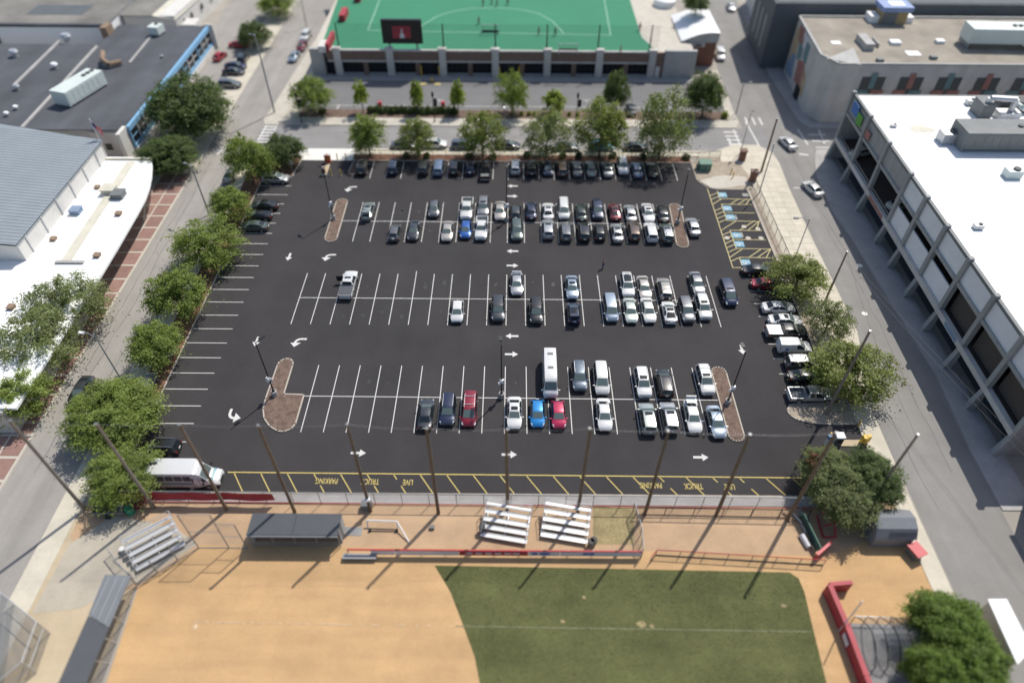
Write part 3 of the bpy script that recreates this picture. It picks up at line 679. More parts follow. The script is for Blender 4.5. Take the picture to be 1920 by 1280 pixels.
# building with curved white canopy roof
cb_ = thing('auto_building', (-75, 88, 0), 'building with ribbed grey metal roof and curved white lower roof', 'building')
curve = [(-62.5,105.3),(-61.3,102.5),(-60.2,99.2),(-59.3,95.8),(-58.75,92.5),(-58.5,89),(-58.35,85.5),(-58.1,80),(-57.9,73.5),(-57.8,66),(-57.7,50)]
MB().prism(curve + [(-95,50),(-95,78),(-71.6,78),(-71.6,105.3)], 4.0, 4.35).make('lower_roof', 'roof_white', cb_)
inner = [(x-1.6, y-.4) for x, y in curve]
MB().prism(inner + [(-95,50),(-95,104.9),(-71,104.9)], 0, 4.0).make('wall', 'wall_pale', cb_)
for (a, c) in list(zip(inner, inner[1:]))[1:8]:
    a, c = Vector(a), Vector(c); d = c-a; nn = Vector((-d.y, d.x)).normalized()*-.0
    w = MB().obox(((a.x+c.x)/2+.06,(a.y+c.y)/2,2.0),(d.length*.98,.1,3.6),math.atan2(d.y,d.x)).make('glazing', 'glass_dark', cb_)
MB().prism([(-70.6,77.0),(-69.9,77.0),(-69.9,104.6),(-70.6,104.6)], 4.35, 7.3).make('upper_wall', 'wall_white', cb_)
MB().prism([(-95,104.2),(-70.0,104.2),(-70.0,104.9),(-95,104.9)], 4.0, 7.3).make('gable_wall', 'wall_white', cb_)
MB().prism([(-95,77),(-70.6,77),(-70.6,77.7),(-95,77.7)], 4.0, 7.2).make('gable_wall', 'wall_white', cb_)
slope = lambda x: 7.45 + (-69.7 - x)*.105
MB().add([(-69.7,76.6,slope(-69.7)),(-69.7,105.4,slope(-69.7)),(-98,108.5,slope(-98)),(-98,76.6,slope(-98))], [(0,1,2,3)]).add([(-69.7,76.6,slope(-69.7)-.25),(-69.7,105.4,slope(-69.7)-.25),(-98,108.5,slope(-98)-.25),(-98,76.6,slope(-98)-.25)], [(3,2,1,0)]).make('metal_roof', 'metal_roof', cb_)
rb = MB()
for k in range(40):
    y = 76.9 + k*.74; rb.add([(-69.7,y,slope(-69.7)),(-69.7,y+.12,slope(-69.7)),(-97.8,y+.12+.0*k,slope(-97.8)),(-97.8,y,slope(-97.8)),(-69.7,y+.06,slope(-69.7)+.05),(-97.8,y+.06,slope(-97.8)+.05)], [(0,3,5,4),(1,4,5,2),(0,4,1)])
o = rb.make('standing_seams', 'metal_roof', cb_); o['kind'] = 'stuff'
for k in range(6): MB().box(-69.9, 79+k*4.6, 4.4, -69.75, 79.25+k*4.6, 7.3).make('downpipe', 'galvanised', cb_)
a, c = Vector((-64.10, 76.40)), Vector((-65.25, 103.49)); d = c-a
MB().obox(((a.x+c.x)/2,(a.y+c.y)/2,4.45),(d.length,1.3,.25),math.atan2(d.y,d.x)).make('roof_upstand', 'roof_cream', cb_)
a, c = Vector((-65.45, 76.51)), Vector((-61.42, 76.55)); d = c-a
MB().obox(((a.x+c.x)/2,(a.y+c.y)/2,4.5),(d.length,.5,.3),math.atan2(d.y,d.x)).make('roof_upstand', 'wall_grey', cb_)
a, c = Vector((-70.38, 104.62)), Vector((-61.52, 104.75)); d = c-a
MB().obox(((a.x+c.x)/2-.3,(a.y+c.y)/2-.3,4.5),(d.length,.3,.35),math.atan2(d.y,d.x)).make('roof_upstand', 'roof_cream', cb_)
for p, s, lab in (((-65.07, 94.51), .95, 'cream vent box on white roof upstand'), ((-63.13, 93.32), .86, 'dark vent box beside white roof upstand'), ((-67.98, 88.86), .72, 'blue grey roof hatch on white roof'), ((-67.66, 95.71), .35, 'small brown vent by white upper wall'), ((-68.28, 81.91), .38, 'brown vent in middle of white roof'), ((-66.89, 67.00), .4, 'brown vent near the photo edge on white roof'), ((-61.21, 88.37), .4, 'tiny grey vent on eastern white roof'), ((-60.14, 78.09), .4, 'tiny grey vent near south end of white roof')):
    t = thing('roof_vent', (p[0], p[1], 4.35), lab, 'roof vent', 'vents on the white roof'); OFF[t] = (0,0,0)
    m_ = 'roof_cream' if s > .9 else ('hvac_dark' if s > .85 else ('mural_blue' if s > .7 else 'copper_wood'))
    MB().box(-s,-s,0,s,s,s*.9).make('casing', m_, t); MB().box(-s*1.15,-s*1.15,s*.9,s*1.15,s*1.15,s*1.05).make('cap', m_, t)
fp = thing('flag_pole', (-70.3, 105.6, 0), 'flag pole with limp red striped flag beside the metal roof', 'flag pole')
MB().cyl((-70.3,105.6,0),(-70.3,105.6,11.3),.09,.06).make('pole', 'white_pipe', fp)
fl = MB()
for k in range(5):
    x = -70.2 + k*.2; fl.quad((x,105.6+.12*math.sin(k*1.7),10.6-.22*k),(x+.2,105.6+.12*math.sin((k+1)*1.7),10.6-.22*(k+1)),(x+.2,105.6+.12*math.sin((k+1)*1.7),9.0-.2*(k+1)),(x,105.6+.12*math.sin(k*1.7),9.2-.2*k))
fl.make('flag', 'flag_red', fp); MB().quad((-70.24,105.45,9.9),(-69.85,105.45,9.5),(-69.85,105.45,10.2),(-70.24,105.45,10.7)).make('canton', 'flag_blue', fp)
for k in range(3): MB().quad((-70.2+k*.28,105.42,9.9-.3*k),(-70.1+k*.28,105.42,9.8-.3*k),(-70.1+k*.28,105.42,9.1-.25*k),(-70.2+k*.28,105.42,9.2-.25*k)).make('pale_stripe', 'banner_white', fp)
# parking garage on the east side
pg = thing('parking_garage', (70, 80, 0), 'concrete parking garage with white roof and open decks along the street', 'building')
GY = [114.2, 105.7, 97.2, 88.3, 82.3, 75.5, 68.5, 61.5, 54.6, 47.6]
GX = [59.2, 58.95, 58.8, 58.6, 58.5, 58.35, 58.2, 58.1, 57.95, 57.8]
ZR = 12.2
gx = lambda y: 57.8 + (y-47.6)/(114.2-47.6)*1.4
def gq(y0, y1, out, dep, z0, z1):
    return MB().prism([(gx(y0)-out, y0), (gx(y0)-out+dep, y0), (gx(y1)-out+dep, y1), (gx(y1)-out, y1)], z0, z1)
MB().prism([(gx(47.6)+.3,47.6),(112,47.6),(112,114.2),(gx(114.2)+.3,114.2)], ZR-.5, ZR).make('roof', 'roof_white', pg)
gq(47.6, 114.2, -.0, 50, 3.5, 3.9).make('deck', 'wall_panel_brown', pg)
MB().prism([(59.6,47.8),(111,47.8),(111,114),(60.5,114)], .02, .05).make('ground_floor', 'roof_slate', pg)  # added dark sheet, its colour deepens the shade under the deck
rbox(pg, 'rear_wall', 'wall_panel_brown', 84, 47.6, 0, 84.5, 114.2, ZR-.5); rbox(pg, 'end_wall', 'wall_concrete', 59.2, 114.0, 0, 112, 114.5, ZR); rbox(pg, 'end_wall', 'wall_concrete', 58.0, 47.3, 0, 112, 47.7, ZR)  # rear wall coloured dark to deepen the interior shade
gq(47.6, 114.2, .25, .5, 8.7, 9.2).make('spandrel_beam', 'wall_concrete', pg)
gq(47.6, 114.2, .45, .7, 3.5, 4.3).make('deck_beam', 'wall_pale', pg)
gq(47.6, 114.2, .1, .45, ZR-.1, ZR+.35).make('roof_kerb', 'hvac_dark', pg)
for i, y in enumerate(GY):
    x = gx(y)
    MB().box(x-.4, y-.32, 3.0, x+.25, y+.32, ZR+.7).make('column', 'wall_concrete', pg)
    MB().add([(x-.95,y-.36,0),(x+.2,y-.36,0),(x+.2,y+.36,0),(x-.95,y+.36,0),(x-.4,y-.33,3.2),(x+.2,y-.33,3.2),(x+.2,y+.33,3.2),(x-.4,y+.33,3.2)], [(3,2,1,0),(4,5,6,7),(0,1,5,4),(1,2,6,5),(2,3,7,6),(3,0,4,7)]).make('buttress', 'wall_concrete', pg)
for i, (a, b_) in enumerate(zip(GY, GY[1:])):
    y1, y0 = a-.36, b_+.36
    gq(y0, y1, -.02, .2, 9.2, ZR-.1).make('parapet_panel', 'wall_concrete' if i < 3 else 'wall_panel', pg)
    if i < 3 or i > 5: 
        if i > 5: gq(y0, y1, -.9, .15, 4.35, 8.7).make('mesh_panel', 'wall_panel_brown', pg)  # solid dark brown sheet set back in the bay, no mesh
        else: gq(y0, y1, .1, .08, 4.95, 5.05).make('guard_rail', 'steel_grey', pg)
    else:
        gq(y0, y1, -.02, .2, 4.35, 7.3).make('wall_panel', 'wall_panel', pg)
    if i in (1, 2): gq(y0+1, y1-1, .48, .04, 3.6, 4.2).make('banner', 'banner_white' if i == 1 else 'mural_coral', pg)
    if i == 6: gq(y0+.6, y1-2.2, .48, .04, 3.65, 4.25).make('banner', 'mural_blue', pg)
MB().box(gx(110)-.35,109.8,10.2,gx(110)-.28,112.4,12.1).make('wall_sign', 'sign_blue', pg)
MB().box(gx(110)-.352,107.6,9.6,gx(110)-.27,109.7,11.4).make('wall_sign', 'sign_green', pg)
MB().box(gx(104)-.3,103.2,9.5,gx(104)-.25,105.0,10.8).make('wall_sign', 'mural_coral', pg)
for k in range(4): rbox(pg, 'inner_column', 'wall_concrete', 66, 54+k*15, 0, 66.8, 54.8+k*15, ZR-.5)
hc = (75.52, 97.58); hvac(hc, (13, 4.6, 2.7), 0, 'long dark grey air handler on white garage roof', ZR, 'hvac_dark', fans=4, stand=.5)
for p, s, m_, lab in (((68.63, 98.61), 1.5, 'galvanised', 'grey fan box left of the dark air handler'), ((73.55, 88.51), 1.1, 'hvac', 'green grey vent box alone on white garage roof'), ((62.58, 75.67), .6, 'galvanised', 'tiny grey pipe vent low on white garage roof'), ((61.78, 103.11), .45, 'galvanised', 'small vent cap near northwest corner of white roof'), ((77.93, 111.05), .8, 'galvanised', 'grey vent near back edge of white roof')):
    t = thing('roof_vent', (p[0], p[1], ZR), lab, 'roof vent', 'vents on the garage roof'); OFF[t] = (0,0,0)
    MB().box(-s,-s*.7,.1,s,s*.7,s*1.1).make('casing', m_, t); MB().cyl((s*.3,0,s*1.1),(s*.3,0,s*1.3),s*.45,s*.45,10).make('fan', 'hvac_grille', t)
t = thing('duct_cluster', (*(80.91, 106.95), ZR), 'tangle of ducts and plant boxes behind the dark air handler', 'ducts'); OFF[t] = (0,0,0)
MB().box(-4,-1,0,-2,2.2,2.4).make('plant_box', 'hvac_dark', t); MB().box(-1,-1.5,0,2.5,.5,1.2).make('plant_box', 'galvanised', t); MB().box(0,1,0,5,3,2.0).make('plant_box', 'hvac_grille', t)
MB().tube([(-3,0,2.4),(-3,0,3.2),(1,-.5,3.2),(1,-.5,1.2)], .45, 8).make('duct', 'galvanised', t); MB().tube([(2,2,2),(2,-1.2,2.2),(4.5,-1.2,1.2)], .4, 8).make('duct', 'hvac', t)
t = tag(MB().sheet([(64.20, 102.98),(66.21, 103.89),(68.43, 102.35),(67.39, 101.31),(64.35, 101.43)], ZR+.012).make('roof_stain', 'roof_cream'), 'brownish dirt stain on the white garage roof', 'stain')
# mural building
mb_ = thing('mural_building', (85, 139, 0), 'pale concrete building with colourful mural and tan flat roof', 'building')
MH = 11.7
fpnt = [(60.4,150.6),(59.0,131.5),(61.2,127.5),(115,127.5),(115,150.6)]
MB().prism(fpnt, 0, MH).make('wall', 'wall_pale', mb_)
MB().prism([(60.9,150.2),(59.7,132),(61.6,128.1),(114.5,128.1),(114.5,150.2)], MH, MH+.05).make('roof', 'roof_tan', mb_)
for a, c in zip(fpnt, fpnt[1:] + fpnt[:1]):
    a, c = Vector(a), Vector(c); d = c-a; MB().obox(((a.x+c.x)/2,(a.y+c.y)/2,MH+.18),(d.length,.45,.36),math.atan2(d.y,d.x)).make('parapet', 'wall_grey', mb_)
for k in range(7):
    x = 66.2 + k*7.3
    w = MB().box(x+.3, 127.36, 6.0, x+4.7, 127.48, 9.4).make('window', 'glass_pane', mb_)
    cols = ['mural_teal', 'mural_coral'] if k % 2 == 0 else ['mural_coral', 'mural_teal']
    MB().box(x+1.9, 127.28, 7.2, x+3.0, 127.35, 10.2).make('painted_mullion', cols[0], w)
    MB().box(x-.2, 127.27, 5.0, x+2.1, 127.35, 6.9).make('painted_panel', cols[0] if k != 2 else 'mural_coral', w); MB().box(x+2.8, 127.27, 5.0, x+5.2, 127.35, 6.9).make('painted_panel', cols[1] if k != 1 else 'mural_teal', w)
def wallpatch(m_, poly):
    cy, cz = sum(p[0] for p in poly)/len(poly), sum(p[1] for p in poly)/len(poly); poly = [(min(150, max(132, cy+(y-cy)*1.35)), min(11.4, max(.6, cz+(z-cz)*1.3))) for y, z in poly]
    b = MB(); b.add([(59.0 + (y-131.5)*(1.4/19.1) - .03 - .004*rnd.random(), y, z) for y, z in poly], [tuple(range(len(poly)))]); b.make('mural_patch', m_, mb_)
wallpatch('mural_sand', [(149.5,4),(149.5,9),(147.2,10.6),(146.4,6),(148,3.5)]); wallpatch('mural_blue', [(149.8,1.2),(149.8,4.2),(146.2,5.2),(145.2,1.5)])
wallpatch('mural_coral', [(147.5,10.9),(144.2,11),(143.8,9.2),(145.4,8.4),(147,9)]); wallpatch('mural_teal', [(145.2,8.2),(142.8,9),(142.4,6.8),(144.4,5.8)])
wallpatch('mural_teal', [(141.8,9.9),(138.9,10.2),(138.6,7.2),(140.6,7.5)]); wallpatch('banner_white', [(144,11),(141,10.8),(141.4,8.8),(143.4,9)])
wallpatch('mural_coral', [(142.5,5.5),(139.5,6.5),(137.5,5),(138.3,2.6),(141.6,2.4)]); wallpatch('cloth_black', [(141.2,4.8),(140,5.3),(139.8,3.9),(140.9,3.7)]); wallpatch('mural_sand', [(138,6),(135.6,5),(135.2,2),(137,2.2)])
MB().box(59.05,136.6,0,59.3,138.8,2.6).make('door', 'dark_void', mb_)
rh = thing('roof_hut', (*(78.60, 148.65), MH), 'yellow walled roof hut with blue and white top', 'roof hut'); OFF[rh] = (0,0,0)
MB().box(-2.6,-1.7,0,2.6,2,2.6).make('wall', 'timber_yellow', rh); MB().box(-2.5,-1.78,0,.4,-1.72,2.5).make('door', 'hvac_dark', rh); MB().box(-3.1,-2.1,2.6,3.1,2.4,3.5).make('roof', 'tank_blue', rh); MB().box(-1.2,-1.0,3.5,1.8,1.6,3.55).make('roof_patch', 'roof_white', rh)
MB().box(-4.6,-1,0,-2.7,1.8,1.4).make('side_box', 'roof_white', rh); MB().box(2.7,-1,0,4.4,1.8,1.2).make('side_box', 'roof_white', rh)
hc = (94.53, 136.61); hvac(hc, (12.5, 4.2, 2.7), R(-2), 'long pale air handler on tan roof of mural building', MH+.2, 'hvac', fans=4, stand=1.0)
t = thing('roof_stair_box', (*(68.99, 136.33), MH), 'narrow grey ladder hood standing on the tan roof', 'roof hood'); OFF[t] = (0,0,0)
MB().box(-.9,-2.6,0,.9,2.6,1.3).make('hood', 'wall_grey', t); MB().box(2.2,-1.2,0,2.4,2.2,.8).make('pipe_run', 'steel_grey', t)
t = tag(MB().prism([(59.35, 129.50),(66.22, 134.48),(64.99, 126.81)], MH+.06, MH+.3).make('roof_slope', 'wall_grey'), 'grey sloped roof corner of the mural building', 'roof slope')
for p, s, lab in (((75.30, 137.19), 1.0, 'square white skylight on tan roof'), ((77.18, 132.72), 1.3, 'broad pale patch on tan roof'), ((84.45, 137.87), .8, 'white round vent hood near pale air handler'), ((69.31, 128.98), .6, 'small dark vent near front edge of tan roof'), ((79.99, 130.35), .6, 'small grey vent near front edge of tan roof'), ((63.81, 137.49), .9, 'white roof patch near mural corner')):
    tag(MB().box(p[0]-s,p[1]-s*.8,MH+.05,p[0]+s,p[1]+s*.8,MH+(.1 if 'patch' in lab else .6)).make('roof_vent', 'roof_white' if 'white' in lab or 'pale' in lab else 'hvac_dark'), lab, 'roof vent', 'vents on the tan roof')
# dark slate building behind
ds = thing('slate_building', (85, 165, 0), 'tall dark slate building behind the mural building', 'building')
MB().prism([(55.3,152.2),(112,152.2),(112,175),(56.6,170)], 0, 13.9).make('wall', 'roof_slate', ds)
MB().prism([(55.8,152.7),(111.5,152.7),(111.5,174),(57.1,169.5)], 13.9, 14.0).make('roof', 'roof_slate', ds)
for px in range(5):
    x = (61, 73, 87, 92, 95.5)[px]; MB().obox((x, 157.5, 14.05),(1.0,2.6,.1),R(-8)).make('skylight', 'skylight', ds)
for y in (156, 160, 164): MB().box(55.2+(y-152)*.07,y,3,55.4+(y-152)*.07,y+1.2,10).make('window_strip', 'wall_concrete', ds)
pb_ = thing('pale_tower', (56, 190, 0), 'white building corner beyond the dark slate building', 'building')
MB().prism([(59.5,172.5),(63.5,172.5),(66,192),(61.5,192)], 0, 8).make('wall', 'wall_white', pb_)
MB().prism([(59.8,172.8),(63.2,172.8),(65.6,191.6),(61.8,191.6)], 8, 8.2).make('roof', 'roof_white', pb_)
# buildings at the lower right edge
wr = thing('white_roof_shed', (47, 26, 0), 'long white roofed shed at lower right edge', 'shed')
MB().prism([(45.66, 28.41),(47.50, 28.42),(47.48, 23.81),(45.45, 22.41)], 3.3, 3.5).make('roof', 'roof_white', wr)
MB().prism([(45.84, 28.25),(47.32, 28.26),(47.31, 23.85),(45.64, 22.67)], 0, 3.3).make('wall', 'wall_white', wr)
eb_ = thing('brick_building', (66, 33, 0), 'brick building off the lower right edge shading the street', 'building')
MB().box(57.8,16,0,72,41.5,8.5).make('wall', 'brick_red', eb_); MB().box(57.5,15.7,8.5,72.3,41.8,8.8).make('roof', 'roof_tan', eb_)
# ------------------------------------------------------------------ ball field
structure('concourse', MB().prism([(-37.5,30.5),(-33,35),(-28,35),(40,34),(43,37),(42.7,41),(36.5,41),(36.5,40.3),(-47,40.3),(-47,36),(-40,30)], -.1, .03), 'concourse_dirt', 'pinkish dirt walkway behind the ball field fence')
structure('pale_yard', MB().prism([(-49.6,-10),(-40,-10),(-37.8,31),(-33.2,35.3),(-28.5,39.6),(-49.6,39.6)], -.1, .022), 'sand_pale', 'pale concrete and sand yard left of the ball field')
structure('pale_yard_slab', MB().sheet([(-43.34, 38.71),(-36.08, 37.15),(-33.06, 35.30),(-37.86, 31.02),(-40.31, 30.00),(-42.53, 28.35),(-47.00, 27.79),(-46.70, 35.19)], .034), 'yard_concrete', 'pale concrete area around the left bleachers')
structure('infield', MB().prism([(-37.6,30.6),(-33.0,35.25),(-17,35.1),(13.8,34.9),(33,34.4),(31.8,28),(33,15),(40,-10),(-40,-10),(-37,21)], -.1, .045), 'infield_dirt', 'smooth orange dirt infield')
structure('warning_track', MB().prism([(-8,34.6),(33,34.3),(43.0,38),(43.2,28),(44.4,20),(40,-10),(29.2,-10),(29.2,21),(29.6,31.6),(28.9,32.8)], -.1, .052), 'infield_dirt', 'dirt track between grass and red padded wall')
gpts = [(-7.81, 33.09), (-5.96, 30.25), (-4.55, 27.04), (-3.27, 24.03), (-2.67, 21.56), (-1.6,15), (-1.6,-10), (29.2,-10), (29.34, 21.77), (29.47, 24.24), (29.62, 27.27), (29.83, 30.50), (29.66, 31.97), (28.90, 32.60), (10.73, 32.87)]
structure('outfield_grass', MB().prism(gpts, -.1, .065), 'grass_field', 'mown green outfield grass')
gs = random.Random(3); g = MB()
def inside(x, y):
    c = False; n = len(gpts)
    for i in range(n):
        a, b = gpts[i], gpts[i-1]
        if (a[1] > y) != (b[1] > y) and x < (b[0]-a[0])*(y-a[1])/(b[1]-a[1]) + a[0]: c = not c
    return c
for k in range(26000):
    x, y = gs.uniform(-8, 30), gs.uniform(20, 33.2)
    if not inside(x, y): continue
    t = gs.uniform(0, 6.28); w = gs.uniform(.02, .05); h = gs.uniform(.03, .08); dx, dy = math.cos(t)*w, math.sin(t)*w; lx, ly = gs.uniform(-.04,.04), gs.uniform(-.04,.04)
    g.add([(x-dx,y-dy,.065),(x+dx,y+dy,.065),(x+lx,y+ly,.065+h)], [(0,1,2)])
gr = g.make('grass_blades', 'grass_field'); tag(gr, 'short mown grass blades of the outfield', 'grass', kind='stuff')
def cline(a, b, w=.11, z=.075):
    a, b = Vector(a), Vector(b); d = (b-a).normalized(); n = Vector((-d.y, d.x))*w/2
    return MB().sheet([tuple(a-n), tuple(b-n), tuple(b+n), tuple(a+n)], z)
def foul(x0, x1, w0, keep):
    q = MB(); a, c = Vector((-30.76, 27.06)), Vector((29.30, 26.55)); r = random.Random(8); t = x0
    while t < x1:
        l = .006
        if r.random() < keep:
            u, v = a.lerp(c, t), a.lerp(c, min(1, t+l*1.02)); w, w2, e = w0*r.uniform(.5,1.2), w0*r.uniform(.5,1.2), r.uniform(-.015,.015)
            q.add([(u.x,u.y-w+e,.0745),(v.x,v.y-w2+e,.0745),(v.x,v.y+w2+e,.0745),(u.x,u.y+w+e,.0745)], [(0,1,2,3)])
        t += l
    return q
structure('foul_line', foul(0, .415, .05, .6), 'chalk', 'faint worn foul line across the dirt')
structure('foul_line', foul(.425, 1, .045, .97), 'faded_line', 'faded pale foul line across the grass')
structure('base_patch', MB().sheet([(-30.76, 26.75),(-30.41, 26.96),(-30.30, 26.45),(-30.57, 26.34)], .062), 'chalk', 'worn white home plate mark')
for p, r in (((5.22, 27.36), .35), ((12.88, 27.16), .6), ((13.90, 27.01), .45), ((27.33, 29.06), .4), ((7.47, 29.79), .3)):
    structure('worn_patch', MB().sheet([(p[0]+r*.75*math.cos(k*.52)*gs.uniform(.5,1.3), p[1]+r*.5*math.sin(k*.52)*gs.uniform(.5,1.3)) for k in range(12)], .078), 'grass_dry', 'bare dirt patch in the outfield grass')
structure('dry_grass_patch', MB().prism([(9.20, 40.25),(13.77, 39.82),(13.16, 35.65),(8.84, 35.62)], -.05, .045), 'grass_dry', 'patch of dry weedy ground beside the bleachers')
def fence(name, pts, h, label, cat='fence', step=3.0, post='steel_grey', mesh='chain_link', rails=((1.0, 'steel_grey'),), group=None, r=.045, z0=.05):
    t = thing(name, (pts[0][0], pts[0][1], z0), label, cat, group)
    P3 = [Vector((p[0], p[1], 0)) for p in pts]
    postm = MB().cyl((0,0,0),(0,0,h),r,r,6).mesh('fence_post', post)
    for k, (a, b) in enumerate(zip(P3, P3[1:])):
        d = b-a; n = max(1, round(d.length/step))
        for i in range(n + (1 if k == len(P3)-2 else 0)):
            q = a + d*i/n; link('fence_post', postm, t, (q.x-pts[0][0], q.y-pts[0][1], 0))
        if mesh:
            for i in range(n):
                u, v = a + d*i/n, a + d*(i+1)/n
                MB().quad((u.x,u.y,z0+.05),(v.x,v.y,z0+.05),(v.x,v.y,z0+h-.03),(u.x,u.y,z0+h-.03)).make('mesh_panel', mesh, t)
        for f, m_ in rails:
            MB().cyl((a.x,a.y,z0+h*f-(.0 if f < 1 else .03)),(b.x,b.y,z0+h*f-(.0 if f < 1 else .03)),.05 if f != 0 else .07,None,6).make('rail', m_, t)
    return t
sf = fence('boundary_fence', [(-44,40.25),(-30,40.3),(36.2,40.0)], 2.3, 'long chain link fence with red bottom rail along south edge of car park', rails=((.99,'steel_grey'),(.06,'red_paint')), step=3.05)
b = MB()
for k in range(22):
    x = -44 + k*.82; z = 2.25 + .12*math.sin(k*1.3) - (.15 if k > 19 else 0); z2 = 2.25 + .12*math.sin((k+1)*1.3) - (.15 if k > 18 else 0)
    w0, w1 = .08*math.sin(k*.9), .08*math.sin((k+1)*.9)
    b.quad((x,40.18+w0,.75),(x+.82,40.18+w1,.75),(x+.82,40.18,z2),(x,40.18,z))
b.make('red_windscreen', 'red_screen', sf)
fence('inner_fence', [(13.8,39.2),(32.6,38.9)], 1.6, 'low dark fence in front of the dirt bullpen', post='black_metal', mesh='chain_link_dark', rails=((.99,'black_metal'),(.05,'copper_wood')))
fence('north_fence', [(-29.3,112.6),(34.0,112.6),(38.3,113.2)], 1.7, 'thin dark fence along the tree bed north of the car park', post='black_metal', mesh='chain_link_dark', rails=((.99,'black_metal'),), step=2.44, r=.035, z0=.1)
fence('east_fence', [(42.3,104.5),(42.5,80),(42.9,62)], 1.7, 'dark fence beside the accessible parking bays', post='black_metal', mesh='chain_link_dark', rails=((.99,'black_metal'),), step=2.44, r=.035, z0=.1)
# padded front fence with banners
ff = thing('banner_fence', (-2, 34.1, 0), 'low fence with white and red banners in front of bleachers', 'fence'); BY = 34.15
for k in range(13): MB().cyl((-16.9+k*2.55,BY+.06,0),(-16.9+k*2.55,BY+.06,1.35),.05,None,6).make('fence_post', 'steel_grey', ff)
bx = [(-16.9,-14.5,None),(-14.5,-12,'banner_white'),(-12,-5.3,'banner_white'),(-5.3,1.9,'red_vinyl'),(1.9,5.2,'banner_white'),(5.2,13.7,'banner_white')]
for u, v, m_ in bx:
    if m_: MB().box(u+.02,BY-.04,.3,v-.02,BY+.0,1.2).make('banner', m_, ff)
MB().box(-16.9,BY-.06,1.21,13.7,BY+.1,1.33).make('top_pad', 'red_paint', ff)
for x in (2.3, 3.1, 3.6, 7.6, 8.2): MB().box(x,BY-.055,.55,x+.55,BY-.045,1.0).make('banner_mark', 'banner_blue', ff)
for x in (-4.6,-3.6,-2.6,-1.6,-.6,.3): MB().box(x,BY-.055,.62,x+.7,BY-.045,.9).make('banner_mark', 'banner_white', ff)
ret = fence('side_fence', [(13.75,34.1),(13.9,36.5),(13.5,39.5)], 2.0, 'curved dark netted fence closing the bleacher area', mesh='batting_net', post='steel_grey', step=1.6)
bp = fence('bullpen_fence', [(14.6,33.6),(15.3,34.4),(32.6,33.4)], 1.2, 'red topped mesh fence along the grass near equipment pile', rails=((.99,'red_paint'),(.08,'black_metal')), post='steel_grey', step=2.6)
t = tag(MB().box(-17.4,33.7,.05,-13.9,34.05,.5).box(-17.4,33.5,.5,-13.9,34.1,.6).make('player_bench', 'steel_grey'), 'grey low bench beside the dugout', 'bench')
# dugouts
dg = thing('dugout', (-22.5, 36.2, 0), 'dark roofed dugout with open shaded front beside the infield', 'dugout')
for k in range(2): MB().box(-27.2+k*4.72,35.0,2.55,-27.2+k*4.72+4.68,37.5,2.68).make('roof_sheet', 'dugout_roof', dg)
MB().box(-27.2,37.2,.03,-17.8,37.4,2.55).make('rear_wall', 'wall_concrete', dg); MB().box(-27.2,35.6,.03,-27.0,37.2,2.55).make('end_wall', 'wall_concrete', dg); MB().box(-18.0,35.6,.03,-17.8,37.2,2.55).make('end_wall', 'wall_concrete', dg)
MB().box(-26.9,36.6,.4,-18.1,37.1,.48).make('bench', 'copper_wood', dg); MB().box(-27.2,34.85,2.4,-17.8,34.98,2.6).make('fascia', 'shed_wall', dg)
for k in range(5): MB().cyl((-27.1+k*2.3,35.1,0),(-27.1+k*2.3,35.1,2.5),.05,None,6).make('post', 'steel_grey', dg)
MB().quad((-27.1,35.1,.1),(-17.9,35.1,.1),(-17.9,35.1,1.2),(-27.1,35.1,1.2)).make('front_mesh', 'chain_link', dg)
dl = thing('long_dugout', (-38.6, 25, 0), 'long grey dugout with light and dark roof panels at left', 'dugout')
MB().prism([(-39.97, 30.67),(-37.36, 30.58),(-37.46, 25.50),(-39.87, 26.69)], 2.4, 2.55).make('light_roof', 'dugout_light', dl)
MB().prism([(-39.88, 26.64),(-37.47, 25.45),(-37.47, 20.54),(-39.92, 20.52)], 2.35, 2.5).make('dark_roof', 'dugout_roof', dl)
MB().prism([(-39.75, 30.50),(-39.54, 30.50),(-39.44, 20.61),(-39.63, 20.61)], 0, 2.33).make('rear_wall', 'wall_concrete', dl)
q = [(-37.36, 30.58), (-37.47, 20.54)]; q2 = [(-37.74, 30.58), (-37.41, 21.34)]
MB().quad((*q2[0],.05),(*q2[1],.05),(*q[1],2.4),(*q[0],2.4)).make('front_screen', 'batting_net', dl)
for k in range(6):
    a = Vector(q2[0]).lerp(Vector(q2[1]), k/5); c = Vector(q[0]).lerp(Vector(q[1]), k/5); MB().cyl((*a,0),(*c,2.4),.05,None,6).make('post', 'galvanised', dl)
for k in range(3):
    a = Vector((-39.45, 30.48)).lerp(Vector((-37.57, 30.38)), k/2.4); c = Vector((-39.54, 26.67)).lerp(Vector((-37.71, 25.68)), k/2.4); MB().cyl((*a,2.56),(*c,2.56),.06,None,5).make('roof_rib', 'steel_grey', dl)
